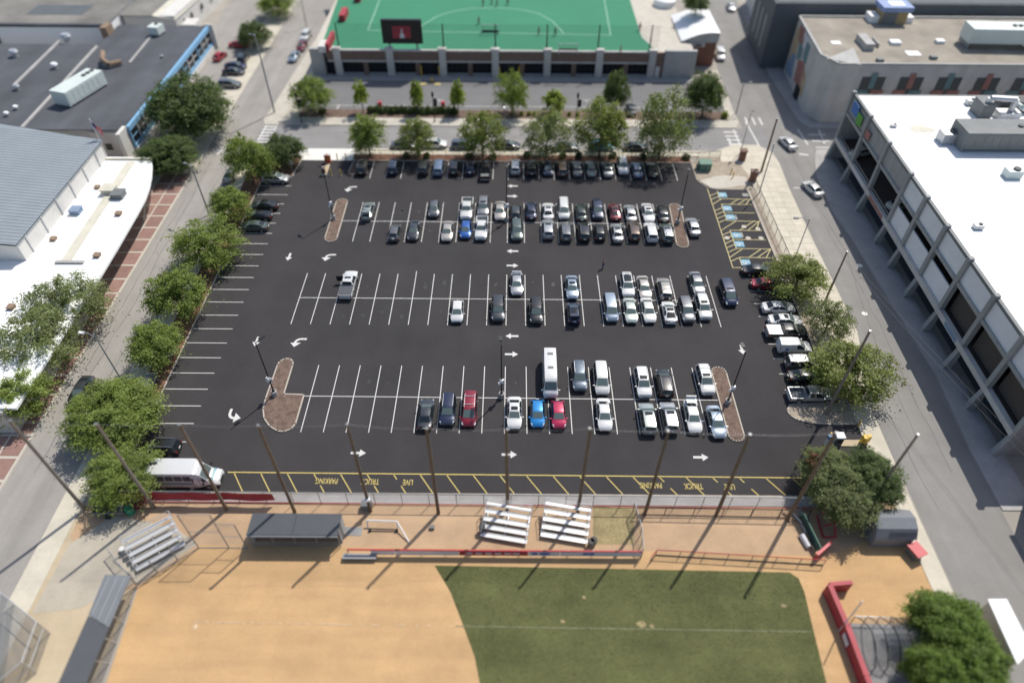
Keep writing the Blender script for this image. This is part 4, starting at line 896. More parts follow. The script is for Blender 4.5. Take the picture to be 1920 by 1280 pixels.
# bleachers
def make_bleacher(w=5.0, d=3.4, n=5):
    t = thing('bleacher', (0,0,0), 'aluminium bleacher', 'bleachers', 'aluminium bleachers')
    for k in range(n):
        y = -d/2 + .15 + k*(d-.3)/(n-1); z = .45 + k*.3
        MB().box(-w/2,y-.2,z,w/2,y+.2,z+.05).make('seat_plank', 'aluminium', t)
        if k: MB().box(-w/2,y-.64,z-.32,w/2,y-.36,z-.28).make('foot_plank', 'steel_grey', t)
    for x in (-w/2+.2, 0, w/2-.2):
        f = MB().cyl((x,-d/2,.05),(x,d/2,.05),.04,None,5).cyl((x,-d/2+.15,.42),(x,d/2-.15,.42+(n-1)*.3),.04,None,5)
        for k in range(n):
            y = -d/2 + .15 + k*(d-.3)/(n-1); f.cyl((x,y,0),(x,y,.45+k*.3),.035,None,5)
        f.make('frame', 'galvanised', t)
    zt = .45+(n-1)*.3
    for x in (-w/2, w/2): MB().tube([(x,-d/2+.2,.9),(x,d/2,zt+.9),(x,d/2,zt-.3)], .035, 5).make('side_rail', 'galvanised', t)
    MB().tube([(-w/2,d/2,zt+.9),(w/2,d/2,zt+.9)], .035, 5).tube([(-w/2,d/2,zt+.5),(w/2,d/2,zt+.5)], .03, 5).make('back_rail', 'galvanised', t)
    return t
bl = make_bleacher(); used = []
inst(bl, used, (-.4,37.5,.03), R(-10), 'silver bleacher west of its twin behind the red banner')
inst(bl, used, (6.0,37.55,.03), R(-10), 'silver bleacher beside the patch of dry weedy ground')
inst(bl, used, (-37.2,34.9,.03), R(37), 'silver bleacher standing alone beside the backstop at left')
# backstop
bs = thing('backstop', (-33,35,0), 'tall chain link backstop on thin posts behind home plate', 'backstop')
bpts = [(-37.78, 30.80), (-32.87, 34.87), (-29.67, 34.90), (-27.74, 34.85)]
for k, p in enumerate([bpts[0], (-36.20, 32.12), (-34.59, 33.48), bpts[1], bpts[2], bpts[3]]):
    MB().cyl((*p,0),(*p,(2.6,2.6,3.2,6.8,6.8,5.0)[k]),.06,None,6).make('backstop_post', 'steel_grey', bs)
for a, c, h in ((bpts[0],bpts[1],2.6),(bpts[1],bpts[2],6.8),(bpts[2],bpts[3],5.0)):
    MB().quad((*a,0),(*c,0),(*c,h),(*a,h)).make('mesh_panel', 'chain_link', bs)
    MB().cyl((*a,h),(*c,h),.04,None,5).cyl((*a,h*.5),(*c,h*.5),.035,None,5).cyl((*a,.08),(*c,.08),.05,None,5).make('rail', 'steel_grey', bs)
fence('yard_fence', [(-41.70, 34.02), (-38.19, 31.02)], 1.3, 'short chain link fence between bleacher and long dugout')
pl = thing('pale_net_frame', (-44.5, 24, 0), 'pale netted frame at bottom left corner of photo', 'net frame')
c4 = [(-49.14, 28.68), (-44.28, 25.88), (-43.86, 22.29), (-45.76, 19.60)]
for p in c4: MB().cyl((*p,0),(*p,2.8),.05,None,6).make('post', 'galvanised', pl)
b = MB()
for i in range(4):
    a, c = c4[i], c4[(i+1) % 4]; b.cyl((*a,2.8),(*c,2.8),.05,None,5); b.cyl((*a,1.4),(*c,1.4),.04,None,5)
b.make('frame', 'galvanised', pl)
b = MB(); b.add([(*p,2.78) for p in c4], [(0,1,2,3)])
for i in range(4): a, c = c4[i], c4[(i+1) % 4]; b.quad((*a,0),(*c,0),(*c,2.78),(*a,2.78))
b.make('net', 'batting_net', pl)
# pitching screen (white pipe), mats, small boxes
ws = thing('pipe_goal', (-13.3,36.8,0), 'white pipe goal frame leaning on the banner fence', 'goal')
MB().tube([(*(-15.44, 37.76),.9), (*(-12.19, 37.65),.9), (*(-10.69, 35.59),.1)], .09, 6).make('top_pipe', 'white_pipe', ws)
MB().tube([(*(-15.38, 37.31),.05),(*(-15.44, 37.76),.9)], .08, 6).make('leg', 'white_pipe', ws); MB().tube([(*(-12.13, 37.21),.05),(*(-12.19, 37.65),.9)], .08, 6).make('leg', 'white_pipe', ws)
MB().tube([(*(-15.10, 36.99),.1),(*(-12.22, 36.95),.1)], .08, 6).make('base_pipe', 'copper_wood', ws)
for p in ((-15.10, 36.99), (-12.22, 36.95)): MB().cyl((p[0],p[1]-.1,.18),(p[0],p[1]+.1,.18),.17,None,10).make('wheel', 'tyre', ws)
structure('rubber_mat', MB().box(*(-17.76, 36.41), .03, *(-15.97, 37.43), .06), 'tarp_grey', 'grey mat on the dirt beside the dugout')
tag(MB().box(*(-16.41, 39.45), .03, *(-15.28, 40.19), .9).make('storage_crate', 'hvac_dark'), 'dark storage crate at foot of net pole by fence', 'crate')
tag(MB().box(*(-8.67, 37.17), .03, *(-8.19, 37.56), .4).make('ground_box', 'hvac_dark'), 'small dark box alone on the dirt walkway', 'box')
def bin_(p, label, m='hvac_dark', h=1.0):
    t = thing('rubbish_bin', (p[0],p[1],.03), label, 'bin', 'dark bins by the bleachers'); OFF[t] = (0,0,0)
    MB().cyl((0,0,0),(0,0,h),.3,.36,10).make('barrel', m, t); MB().cyl((0,0,h),(0,0,h+.08),.39,.36,10).make('lid', 'plastic_black', t)
bin_((-3.02, 37.02), 'dark bin left of the western silver bleacher'); bin_((8.84, 35.62), 'dark bin right of the eastern silver bleacher'); bin_((8.54, 35.43), 'second dark bin nearest the banner fence')
# pitching machine pile
pe = thing('pitching_screen', (*(34.09, 37.69), .03), 'red padded pitching screen standing by the equipment pile', 'pitching screen')
MB().tube([(*(33.65, 39.12),.2),(*(33.61, 36.55),.2),(*(34.94, 36.56),.2),(*(35.01, 39.13),1.6),(*(33.69, 38.66),1.6)], .11, 6).make('frame', 'red_plastic', pe); MB().tube([(*(33.76, 37.56),.8),(*(35.07, 37.70),.9)], .1, 6).make('crossbar', 'red_plastic', pe)
gn = thing('green_net_screen', (*(32.44, 37.05), .03), 'leaning green netted screen between white tarp and red screen', 'net screen')
a, c = (31.68, 38.49), (32.42, 34.66)
MB().quad((*(31.89, 39.10),.05),(*(32.28, 35.00),.05),(*c,1.3),(*a,1.6)).make('net', 'net_green', gn); MB().tube([(*(31.89, 39.10),.05),(*a,1.6),(*c,1.3),(*(32.28, 35.00),.05)], .08, 6).make('frame', 'green_box', gn)
wt = thing('white_tarp_roll', (*(31.59, 36.10), .03), 'rolled pale tarp lying against the green net screen', 'tarp')
MB().cyl((*(31.31, 36.72),.3),(*(31.64, 35.30),.3),.35,.3,10).make('roll', 'banner_white', wt, 50); MB().tube([(*(31.57, 38.00),.3),(*(31.75, 37.04),.5),(*(31.14, 36.53),.3)], .06, 5).make('pole', 'galvanised', wt)
bg = thing('debris_pile', (*(31.47, 39.30), .03), 'small pile of pale boards and rakes at fence end', 'pile')
for k in range(6): 
    p = (31.33, 39.23); MB().obox((p[0]+rnd.uniform(-1,1), p[1]+rnd.uniform(-.5,.5), .1+k*.06), (rnd.uniform(.8,1.6),.2,.06), rnd.uniform(0,3)).make('board', ('wall_white','steel_grey','copper_wood')[k % 3], bg)
rs = thing('red_pad_panel', (*(32.83, 34.58), .03), 'low red padded panel at corner of bullpen fence', 'padding')
a, c = Vector((31.80, 33.97)), Vector((33.85, 35.50)); d = c-a
MB().obox(((a.x+c.x)/2,(a.y+c.y)/2,.65),(d.length,.22,1.2),math.atan2(d.y,d.x)).make('pad', 'red_vinyl', rs); MB().obox(((a.x+c.x)/2,(a.y+c.y)/2,1.28),(d.length,.28,.08),math.atan2(d.y,d.x)).make('top_board', 'red_plastic', rs)
bbx = thing('blue_barrel', (*(38.04, 38.24), .03), 'blue plastic barrel beside the grey shed', 'barrel'); OFF[bbx] = (0,0,0)
MB().cyl((0,0,0),(0,0,.5),.42,.48,12).cyl((0,0,.5),(0,0,1.0),.48,.42,12).make('drum', 'blue_plastic', bbx, 50); MB().cyl((0,0,1.0),(0,0,1.06),.44,.4,12).make('lid', 'blue_plastic', bbx)
# grey shed
sh = thing('grey_shed', (40.3,36.9,0), 'grey gambrel roofed storage shed under the big tree', 'shed')
X0, X1, Y0, Y1 = 38.3, 42.4, 35.6, 38.9; ym = (Y0+Y1)/2
prof = [(Y0-.15,1.75),(Y0+.55,2.75),(ym,3.15),(Y1-.55,2.75),(Y1+.15,1.75)]
MB().box(X0,Y0,.03,X1,Y1,1.8).make('wall', 'shed_wall', sh)
for (ya, za), (yb, zb) in zip(prof, prof[1:]): MB().quad((X0-.12,ya,za),(X1+.12,ya,za),(X1+.12,yb,zb),(X0-.12,yb,zb)).make('roof_slope', 'shed_roof', sh)
for x in (X0, X1):
    b = MB(); b.add([(x,Y0,1.8)] + [(x,y,z-.05) for y, z in prof[1:-1]] + [(x,Y1,1.8)], [(0,1,2,3,4)]); b.make('gable', 'shed_wall', sh)
MB().quad((39.6,Y0+.02,2.06),(X1+.1,Y0+.02,2.06),(X1+.1,Y0+.28,2.44),(39.6,Y0+.28,2.44)).make('dark_roof_strip', 'roof_slate', sh)
MB().box(X0-.05,36.5,.05,X0-.01,37.9,1.75).make('door', 'hvac_dark', sh)
rbn = thing('wheelie_bin', (*(42.48, 34.65), .03), 'red wheeled bin by the kerb right of the shed', 'bin'); OFF[rbn] = (0,0,0); rbn.rotation_euler = (0,0,.4)
MB().add([(-.5,-.6,0),(.5,-.6,0),(.5,.6,0),(-.5,.6,0),(-.6,-.75,1.1),(.6,-.75,1.1),(.6,.75,1.1),(-.6,.75,1.1)], [(3,2,1,0),(4,5,6,7),(0,1,5,4),(1,2,6,5),(2,3,7,6),(3,0,4,7)]).make('body', 'hvac_dark', rbn); MB().box(-.66,-.8,1.1,.66,.8,1.25).make('lid', 'red_plastic', rbn)
# red padded outfield wall
rw = thing('padded_wall', (32.3,26,0), 'long red padded outfield wall along the dirt track', 'wall')
rp = [(31.9,30.6),(32.3,26.5),(32.5,22),(33.4,10),(35,-5)]
for k, (a, c) in enumerate(zip(rp, rp[1:])):
    a, c = Vector(a), Vector(c); d = c-a; n = max(1, int(d.length/2.4))
    for i in range(n):
        m_ = a + d*(i+.5)/n; MB().obox((m_.x,m_.y,.85),(d.length/n-.03,.5,1.7),math.atan2(d.y,d.x)).make('pad', 'red_vinyl', rw)
MB().obox((33.1,30.75,.85),(2.3,.4,1.6),.1).make('pad', 'red_vinyl', rw)
MB().box(31.95,24.9,.6,32.02,26.0,1.3).make('white_panel', 'banner_white', rw)
fpo = thing('foul_pole', (*(32.07, 26.62), 0), 'white foul pole with arm beside the red padded wall', 'foul pole'); q = (32.07, 26.62)
MB().cyl((q[0],q[1],0),(q[0]+.1,q[1]+.3,6.2),.07,.06,8).make('pole', 'white_pipe', fpo)
structure('cage_floor', MB().prism([(33.22, 27.40),(42.51, 27.10),(41.04, 21.48),(32.92, 21.42)], -.05, .09), 'tarp_grey', 'grey ground sheet of the batting cage')
bc = thing('batting_cage', (37,24.5,0), 'batting cage with curved black hoops and grey netting', 'batting cage')
for k in range(4):
    x = 33.6 + k*1.15; y0, y1 = 27.6, 22.9; pts_ = [(x+.12*k,y0,.1)] + [(x+.2*t, y0+(y1-y0)*t, .1+2.9*math.sin(math.pi*(.12+.76*t))) for t in [i/8 for i in range(9)]] + [(x+.3,y1,.1)]
    MB().tube(pts_, .05, 5).make('hoop', 'black_metal', bc)
b = MB(); 
for k in range(10):
    t0, t1 = k/10, (k+1)/10
    b.quad((33.5,27.6-4.7*t0,.1+2.85*math.sin(math.pi*(.12+.76*t0))),(42.5,27.6-4.7*t0,.1+2.85*math.sin(math.pi*(.12+.76*t0))),(42.5,27.6-4.7*t1,.1+2.85*math.sin(math.pi*(.12+.76*t1))),(33.5,27.6-4.7*t1,.1+2.85*math.sin(math.pi*(.12+.76*t1))))
b.make('netting', 'batting_net', bc, 60)
MB().cyl((33.5,27.6,1.2),(43,27.3,1.2),.05,None,6).make('rail', 'galvanised', bc)
MB().box(38.3,25.6,.09,42.5,27.0,.8).make('dark_mat', 'net_black', bc)  # plain black block lying on the cage floor
tag(MB().box(*(39.54, 27.24),.1,*(40.94, 27.72),.9).make('red_crate', 'red_plastic'), 'red crate half hidden under the round tree', 'crate')
# pickup trailer pile at left of the field
tp = thing('utility_trailer', (*(-43.61, 39.36), 0), 'dark utility trailer piled with gear under the corner tree', 'trailer'); OFF[tp] = (0,0,0); tp.rotation_euler = (0,0,.03)
MB().box(-1.9,-.95,.45,1.6,.95,.55).make('bed', 'copper_wood', tp)
for y in (-.95, .9): MB().box(-1.9,y,.55,1.6,y+.05,1.0).make('side_board', 'hvac_dark', tp)
MB().box(-1.8,-.7,.55,.2,.8,1.15).make('cargo', 'plastic_black', tp); MB().box(.3,-.8,.55,1.4,.7,.95).make('cargo', 'hvac_dark', tp)
for y in (-1.1, 1.1): MB().cyl((-.2,y-.1,.35),(-.2,y+.1,.35),.35,None,14).make('wheel', 'tyre', tp)
tag(MB().cyl((*(-41.66, 39.05),.03),(*(-41.66, 39.05),.95),.5,.42,14).make('green_drum', 'green_plastic'), 'bright green drum beside the dark trailer', 'drum')
tag(MB().box(*(-41.26, 39.38),.03,*(-40.68, 39.85),.8).make('gear_bag', 'cloth_maroon'), 'dark red gear bags heaped by the fence end', 'bags')
tag(MB().cyl((*(-40.67, 34.51),.05),(*(-40.67, 34.51),.5),.3,.3,10).make('white_bucket', 'white_pipe'), 'white bucket at low end of lone bleacher', 'bucket')
# ------------------------------------------------------------------ poles and street furniture
def lamp_post(loc, rz, label, h=9.6, arm=1.3, group='lamp posts in the car park'):
    t = thing('lamp_post', (loc[0], loc[1], .02), label, 'lamp post', group); t.rotation_euler = (0,0,rz); OFF[t] = (0,0,0)
    MB().cyl((0,0,0),(0,0,.85),.38,.36,14).make('concrete_base', 'concrete_grey', t)
    MB().cyl((0,0,.85),(0,0,h),.10,.065,8).make('pole', 'black_metal', t); MB().cyl((0,0,.85),(0,0,1.0),.2,.2,8).make('foot_plate', 'black_metal', t)
    MB().cyl((0,0,h-.1),(arm*.5,0,h),.05,None,6).make('arm', 'black_metal', t); MB().obox((arm*.5+.35,0,h+.02),(.75,.42,.14)).make('lamp_head', 'plastic_black', t)
    MB().obox((arm*.5+.35,0,h-.06),(.6,.34,.03)).make('lens', 'lamp_clear', t)
    MB().box(-.28,-.2,3.0,.02,.22,3.5).make('camera_box', 'wall_panel', t); MB().cyl((.1,-.25,2.7),(.1,-.25,3.3),.16,.12,10).make('speaker', 'galvanised', t); MB().cyl((-.1,.28,2.6),(-.1,.28,2.95),.14,.14,10).make('camera', 'wall_panel', t)
    return t
lamp_post((-29.96,55.8), R(60), 'black lamp post on the L shaped mulch island'); lamp_post((-1.2,55.75), R(95), 'black lamp post on concrete base beside white sedan in near double row')
lamp_post((27.25,54.95), R(100), 'black lamp post on island by silver blue sedan'); lamp_post((-.95,93.4), R(90), 'black lamp post in middle of the far double row')
lamp_post((-29.55,93.6), R(130), 'black lamp post on island nearest the entrance'); lamp_post((27.2,93.0), R(75), 'black lamp post on island by the accessible bays')
def net_pole(p, h, label, m='wood_pole', light=False):
    t = thing('net_pole', (p[0],p[1],0), label, 'pole', 'tall wooden net poles along the ball field'); OFF[t] = (0,0,0)
    MB().cyl((0,0,0),(rnd.uniform(-.15,.15),rnd.uniform(-.1,.1),h),.20,.13,8).make('pole', m, t, 50); MB().cyl((0,0,h-.05),(0,0,h+.1),.14,.14,8).make('cap', 'steel_grey', t)
    MB().cyl((.18,-.08,1),(.14,-.06,h*.95),.03,.03,5).make('conduit', 'steel_grey', t)
    if light: MB().obox((0,-.15,2.6),(.62,.4,.3), .3).make('floodlight', 'roof_white', t)
poles = [((-46.83,39.34),15.9,'tall wooden pole on pavement corner nearest the west street','wood_pole_grey'),((-39.29,39.6),15.1,'tall wooden pole in front of the red windscreen by the tree','wood_pole_grey'),((-31.29,39.46),15.3,'tall wooden pole crossing the white shuttle bus','wood_pole'),((-23.7,39.19),15.6,'tall wooden pole directly behind the dark roofed dugout','wood_pole'),((-15.4,39.39),15.6,'tall wooden pole with white floodlight box near its foot','wood_pole'),((-7.9,39.18),15.35,'tall wooden pole right of the painted word LIVE','wood_pole'),((-.3,39.7),14.6,'tall wooden pole behind the western silver bleacher','wood_pole'),((7.42,39.3),15.35,'tall wooden pole behind the eastern silver bleacher','wood_pole'),((14.8,39.2),15.2,'tall wooden pole at the curved netted fence','wood_pole'),((22.6,39.1),14.85,'tall wooden pole right of the painted word TRUCK','wood_pole'),((30.3,38.65),15.8,'tall wooden pole beside the equipment pile','wood_pole')]
for k, (p, h, lab, m_) in enumerate(poles): net_pole(p, h, lab, m_, light=(k == 4))
cb2 = MB()
for (a, ha, *_), (c, hc_, *_) in zip(poles, poles[1:]):
    prev = None
    for k in range(9):
        t = k/8; q = (a[0]+(c[0]-a[0])*t, a[1]+(c[1]-a[1])*t, ha+(hc_-ha)*t - .25*math.sin(math.pi*t))
        if prev: cb2.cyl(prev, q, .009, None, 4)
        prev = q
nt_ = thing('ball_net', (0, 39.4, 0), 'nearly invisible fine net hung between the tall net poles', 'netting')
for (a, ha, *_), (c, hc_, *_) in zip(poles[1:], poles[2:]):
    MB().quad((a[0],a[1],2.4),(c[0],c[1],2.4),(c[0],c[1],hc_-.3),(a[0],a[1],ha-.3)).make('net_panel', 'ball_net', nt_)
tag(cb2.make('net_cable', 'steel_grey'), 'thin steel cable strung between the tall net poles', 'cable')
def utility_pole(p, h, label, r=.17, m='wood_pole_grey', arm=None, lamp=False, cross=False, cat='pole', grp=None):
    t = thing('utility_pole', (p[0],p[1],0), label, cat, grp); OFF[t] = (0,0,0)
    MB().cyl((0,0,0),(0,0,h),r,r*.65,8).make('pole', m, t, 50); MB().cyl((0,0,h),(0,0,h+.1),r*.75,r*.6,8).make('cap', 'galvanised', t)
    if arm:
        MB().tube([(0,0,h-.5),(arm[0]*.6,arm[1]*.6,h+.1),(arm[0],arm[1],h)], .05, 5).make('arm', 'steel_grey', t)
        MB().obox((arm[0],arm[1],h-.05),(.75,.32,.16), math.atan2(arm[1],arm[0])).make('lamp_head', 'wall_panel' if lamp else 'hvac_dark', t)
    if cross: MB().obox((0,.12,h-.8),(2.2,.1,.12)).make('cross_arm', 'wood_pole', t); MB().cyl((.5,.3,h-2.4),(.5,.3,h-1.5),.25,None,10).make('transformer', 'steel_grey', t)
    return t
utility_pole((39.97, 40.70), 12.9, 'wooden pole rising out of the big corner tree by shed'); utility_pole((-50.6,58.4), 8.2, 'steel street lamp on west street with bluish lamp head', .1, 'steel_grey', (-1.6,.3), True, cat='street lamp')
utility_pole((45.0,109.0), 10.4, 'thick brown pole with red band on the street corner', .22, 'wood_pole', cross=False); utility_pole((42.93,102.1), 9.5, 'thin pole with meter box beside accessible bays', .12, 'steel_grey')
utility_pole((39.2,53.4), 14.6, 'leaning tall wooden pole on the half round gravel island', .2); utility_pole((45.75,74.4), 9.05, 'wooden pole between the two trees on east pavement')
utility_pole((44.6,85.2), 6.8, 'steel street lamp with arm over the wide east pavement', .09, 'steel_grey', (-2.0,.2), cat='street lamp'); utility_pole((-48.25,129.8), 15.5, 'tall pole at the northwest street corner', .18, 'steel_grey', (-.9,.3), cat='pole')
utility_pole((-50.5,94.7), 9.2, 'dark pole between the trees and brick pavement', .14, 'steel_grey', (-1.2,.8)); utility_pole((45.4,131), 6.2, 'dark signal pole at the northeast crossing', .1, 'black_metal', (1.6,.8))
utility_pole((42.6,115.2), 8.2, 'curved grey lamp pole on the corner pavement', .09, 'steel_grey', (.7,1.2), cat='street lamp'); utility_pole((-1.57,115.2), 8.6, 'grey street lamp between trees on the back street', .08, 'steel_grey', (0,.6), True, cat='street lamp')
utility_pole((-51.24, 173.98), 7.5, 'thin dark pole on west street beside field house wall', .1, 'black_metal', (-.8,.2))
for p, lab in (((12.5,126.3),'black lantern post on north pavement left of middle trees'),((-41.8,125.6),'black lantern post at the northwest pavement corner'),((-15.6,126.3),'black lantern post in front of the long low hedge'),((31.0,126.2),'black lantern post between dark trees on north pavement')):
    t = thing('lantern_post', (p[0],p[1],.1), lab, 'street lamp', 'black lantern posts on the north pavement'); OFF[t] = (0,0,0)
    MB().cyl((0,0,0),(0,0,.8),.16,.1,8).make('foot', 'black_metal', t); MB().cyl((0,0,.8),(0,0,5.2),.07,.06,8).make('pole', 'black_metal', t); MB().cyl((0,0,5.2),(0,0,5.9),.16,.28,8).make('lantern', 'black_metal', t); MB().cyl((0,0,5.9),(0,0,6.4),.26,.04,8).make('lantern_cap', 'black_metal', t); MB().box(.1,-.03,3.4,.75,.03,4.9).make('banner', 'cloth_black', t)
def brick_pillar(p, label):
    t = thing('brick_pillar', (p[0],p[1],.1), label, 'pillar', 'brick pillars at the street corner'); OFF[t] = (0,0,0)
    MB().box(-.5,-.5,0,.5,.5,1.9).make('shaft', 'brick_red', t); MB().box(-.62,-.62,1.9,.62,.62,2.1).make('cap', 'brick_brown', t)
brick_pillar((42.34, 112.95), 'brick pillar at the back street corner fence end'); brick_pillar((42.65, 105.97), 'brick pillar at north end of accessible bays'); brick_pillar((43.26, 55.54), 'low brick pillar behind tree by the exit')
def sign_board(loc, rz, label, w, h, m, hp):
    t = thing('sign_board', (loc[0],loc[1],.05), label, 'sign'); t.rotation_euler = (0,0,rz); OFF[t] = (0,0,0)
    MB().cyl((0,0,0),(0,0,hp),.04,None,6).make('post', 'galvanised', t); MB().box(-w/2,-.05,hp-h,w/2,-.02,hp).make('panel', m, t)
sign_board((-39.58, 107.83), 0, 'small white sign on post in mulch bed by white SUV', .7, .8, 'banner_white', 2.3)
tb = thing('utility_cabinet', (*(34.71, 109.73), .13), 'green utility cabinet on the gravel corner', 'cabinet'); OFF[tb] = (0,0,0)
MB().box(-1.0,-.85,0,1.1,.85,1.35).make('casing', 'green_box', tb); MB().box(-1.08,-.92,1.35,1.18,.92,1.5).make('lid', 'green_box', tb); MB().box(-1.4,-.3,.1,-1.0,.3,1.1).make('side_box', 'hvac_dark', tb); MB().box(-.02,-.88,.15,.02,-.86,1.3).make('door_seam', 'plastic_black', tb)
def bollard(p, label, h=1.25, m='safety_yellow', r=.09, group='yellow bollards'):
    t = thing('bollard', (p[0],p[1],.02), label, 'bollard', group); OFF[t] = (0,0,0)
    MB().cyl((0,0,0),(0,0,h),r,r,10).make('post', m, t); MB().cyl((0,0,h),(0,0,h+.05),r,r*.4,10).make('cap', m, t); MB().cyl((0,0,0),(0,0,.05),r*1.6,r*1.6,10).make('foot', 'concrete_grey', t)
for p, lab in (((-32.32, 112.18),'yellow bollard beside orange ticket box at the apron'),((-30.68, 112.20),'yellow bollard in tree shade at the apron'),((-32.38, 106.78),'yellow bollard at south end of ticket pad'),((-30.71, 106.80),'yellow bollard between ticket pad and small shaded island'),((39.33, 108.19),'yellow bollard on the corner pad nearer green cabinet'),((39.38, 106.88),'yellow bollard on the corner pad nearer accessible bays'),((42.22, 49.48),'leaning yellow bollard beside exit gate'),((42.53, 51.49),'yellow bollard in tree shade by exit kerb')): bollard(p, lab)
# entrance ticket pad
structure('ticket_pad', MB().prism([(-34.28, 111.14),(-33.34, 111.89),(-33.32, 107.21),(-33.95, 106.50)], 0, .14), 'sand_pale', 'narrow concrete pad under the ticket machines')
tk = thing('ticket_machine', (*(-33.79, 111.15), .14), 'orange ticket box with two pale caps at the entrance', 'ticket machine'); OFF[tk] = (0,0,0)
MB().box(-.55,-.3,0,.5,.3,1.5).make('cabinet', 'orange_box', tk); MB().box(-.6,-.35,1.5,-.2,.35,1.6).make('cap', 'banner_white', tk); MB().box(.15,-.35,1.5,.55,.35,1.6).make('cap', 'banner_white', tk); MB().box(-.2,-.5,0,.6,-.3,.35).make('red_base', 'red_paint', tk)
gm = thing('gate_machine', (*(-33.76, 107.03), .14), 'dark brown barrier machine at south end of ticket pad', 'barrier'); OFF[gm] = (0,0,0)
MB().box(-.3,-.25,0,.3,.25,1.1).make('cabinet', 'mulch_red', gm); MB().cyl((0,0,1.1),(0,0,1.5),.25,.15,8).make('hood', 'wall_grey', gm); MB().box(-.45,-.55,0,.5,-.3,.3).make('foot', 'concrete', gm); MB().cyl((-.1,.9,0),(-.1,.9,1.0),.2,None,10).make('drum', 'copper_wood', gm)
# exit barrier
structure('exit_pad', MB().box(*(38.88, 48.51),0,*(42.40, 49.44),.15), 'sand_pale', 'pale concrete pad of the exit lane')
ek = thing('exit_kiosk', (*(38.92, 48.82), .15), 'white box shaped exit machine on the concrete pad', 'kiosk'); OFF[ek] = (0,0,0)
MB().box(-.45,-.4,0,.45,.4,1.5).make('cabinet', 'hvac_dark', ek); MB().box(-.5,-.45,1.5,.5,.45,1.75).make('hood', 'roof_white', ek); MB().box(-.3,-.42,.7,.3,-.4,1.3).make('panel', 'glass_dark', ek)
et = thing('exit_terminal', (*(37.85, 48.89), .02), 'pale and blue exit terminal left of the white exit machine', 'kiosk'); OFF[et] = (0,0,0)
MB().cyl((0,0,0),(0,0,.9),.3,.2,10).make('pedestal', 'wall_white', et); MB().obox((.15,.2,1.1),(.5,.4,.6),.4).make('head', 'mural_blue', et); MB().cyl((.3,.5,0),(.3,.5,1.5),.12,.12,8).make('post', 'safety_yellow', et)
eg = thing('exit_gate', (*(42.44, 49.01), .15), 'yellow barrier gate mechanism at the street end of exit pad', 'barrier'); OFF[eg] = (0,0,0)
MB().box(-.5,-.3,0,-.05,.3,1.2).make('cabinet', 'safety_yellow', eg); MB().obox((.2,.1,.7),(.5,.4,1.1),.3).make('motor_box', 'safety_yellow', eg); MB().cyl((-.2,-.4,1.1),(-.9,-.2,.5),.07,None,6).make('arm_stub', 'safety_yellow', eg); MB().cyl((-.6,-.6,0),(-.6,-.6,.4),.2,None,8).make('spring', 'plastic_black', eg)
for p, lab in (((-27.31, 132.81),'red stand on the forecourt line between narrow trees'),((-14.40, 133.01),'red stand on the forecourt line by the lantern post')):
    t = thing('red_stand', (p[0],p[1],.01), lab, 'stand', 'red stands on the forecourt'); OFF[t] = (0,0,0)
    MB().box(-.35,-.3,0,.35,.3,.9).make('body', 'red_plastic', t); MB().box(-.4,-.35,.9,.4,.35,1.0).make('top', 'red_plastic', t)
# painted crossings and forecourt lines
mk = structure('street_markings', MB().sheet([(-43,133.1),(36,133.1),(36,133.25),(-43,133.25)], .03), 'paint_white', 'white painted street and forecourt lines')
OFF[mk] = (0,0,0)
def stripe(a, b, w=.3, z=.022):
    a, b = Vector(a), Vector(b); d = (b-a).normalized(); n = Vector((-d.y, d.x))*w/2
    MB().sheet([tuple(a-n), tuple(b-n), tuple(b+n), tuple(a+n)], z + rnd.uniform(0,.006)).make('crossing_stripe', 'paint_white', mk)
stripe((-36.10, 129.95), (-35.81, 133.14), .2, .03)
for k in range(7): stripe((-49.0,117.0+k*1.2), (-46.8,117.0+k*1.2), .5)
stripe((-48.70, 118.77), (-48.51, 127.77), .25); stripe((-46.57, 118.81), (-46.54, 126.71), .25)
stripe((-55.75, 115.15), (-54.04, 114.79), .35); stripe((-54.98, 113.64), (-54.34, 116.14), .3)
for k in range(5): stripe((41.2,117.3+k*1.5), (43.9,117.3+k*1.5), .45)
stripe((46.57, 127.69), (46.95, 117.98), .3); stripe((43.40, 124.43), (43.33, 116.37), .3); stripe((41.63, 121.10), (41.74, 116.93), .35)
for k in range(3): stripe((46.8+k*1.4,126.3), (46.8+k*1.4,129.3), .35)
for k in range(3): stripe((57.6,117.8+k*2.4), (61.0,117.8+k*2.4), .35)
stripe((56.17, 124.62), (56.41, 118.71), .3); stripe((60.23, 124.47), (59.71, 119.15), .3)
stripe((53.72, 115.37), (55.41, 115.01), .5); stripe((49.37, 103.85), (50.90, 103.96), .25)
for p in ((-19.30, 143.09), (-16.42, 143.14)):
    MB().box(p[0]-.7,p[1]-.4,.012,p[0]+.7,p[1]+.4,.02).make('yellow_mark', 'paint_yellow', mk)
for p in ((-15.38, 135.80), (15.24, 136.29)):
    MB().sheet([(p[0]-.9,p[1]-.08),(p[0]+.9,p[1]-.08),(p[0]+.9,p[1]+.08),(p[0]-.9,p[1]+.08)],.02).make('tick_mark', 'paint_white', mk); MB().sheet([(p[0]-.08,p[1]-.9),(p[0]+.08,p[1]-.9),(p[0]+.08,p[1]-.1),(p[0]-.08,p[1]-.1)],.021).make('tick_mark', 'paint_white', mk)
t = thing('ramp_cone', (*(-17.66, 144.14), .02), 'yellow stand in front of garage opening of field house', 'stand'); OFF[t] = (0,0,0)
MB().cyl((0,0,0),(0,0,1.1),.35,.1,8).make('cone', 'safety_yellow', t); MB().box(-.4,-.4,0,.4,.4,.06).make('foot', 'plastic_black', t)
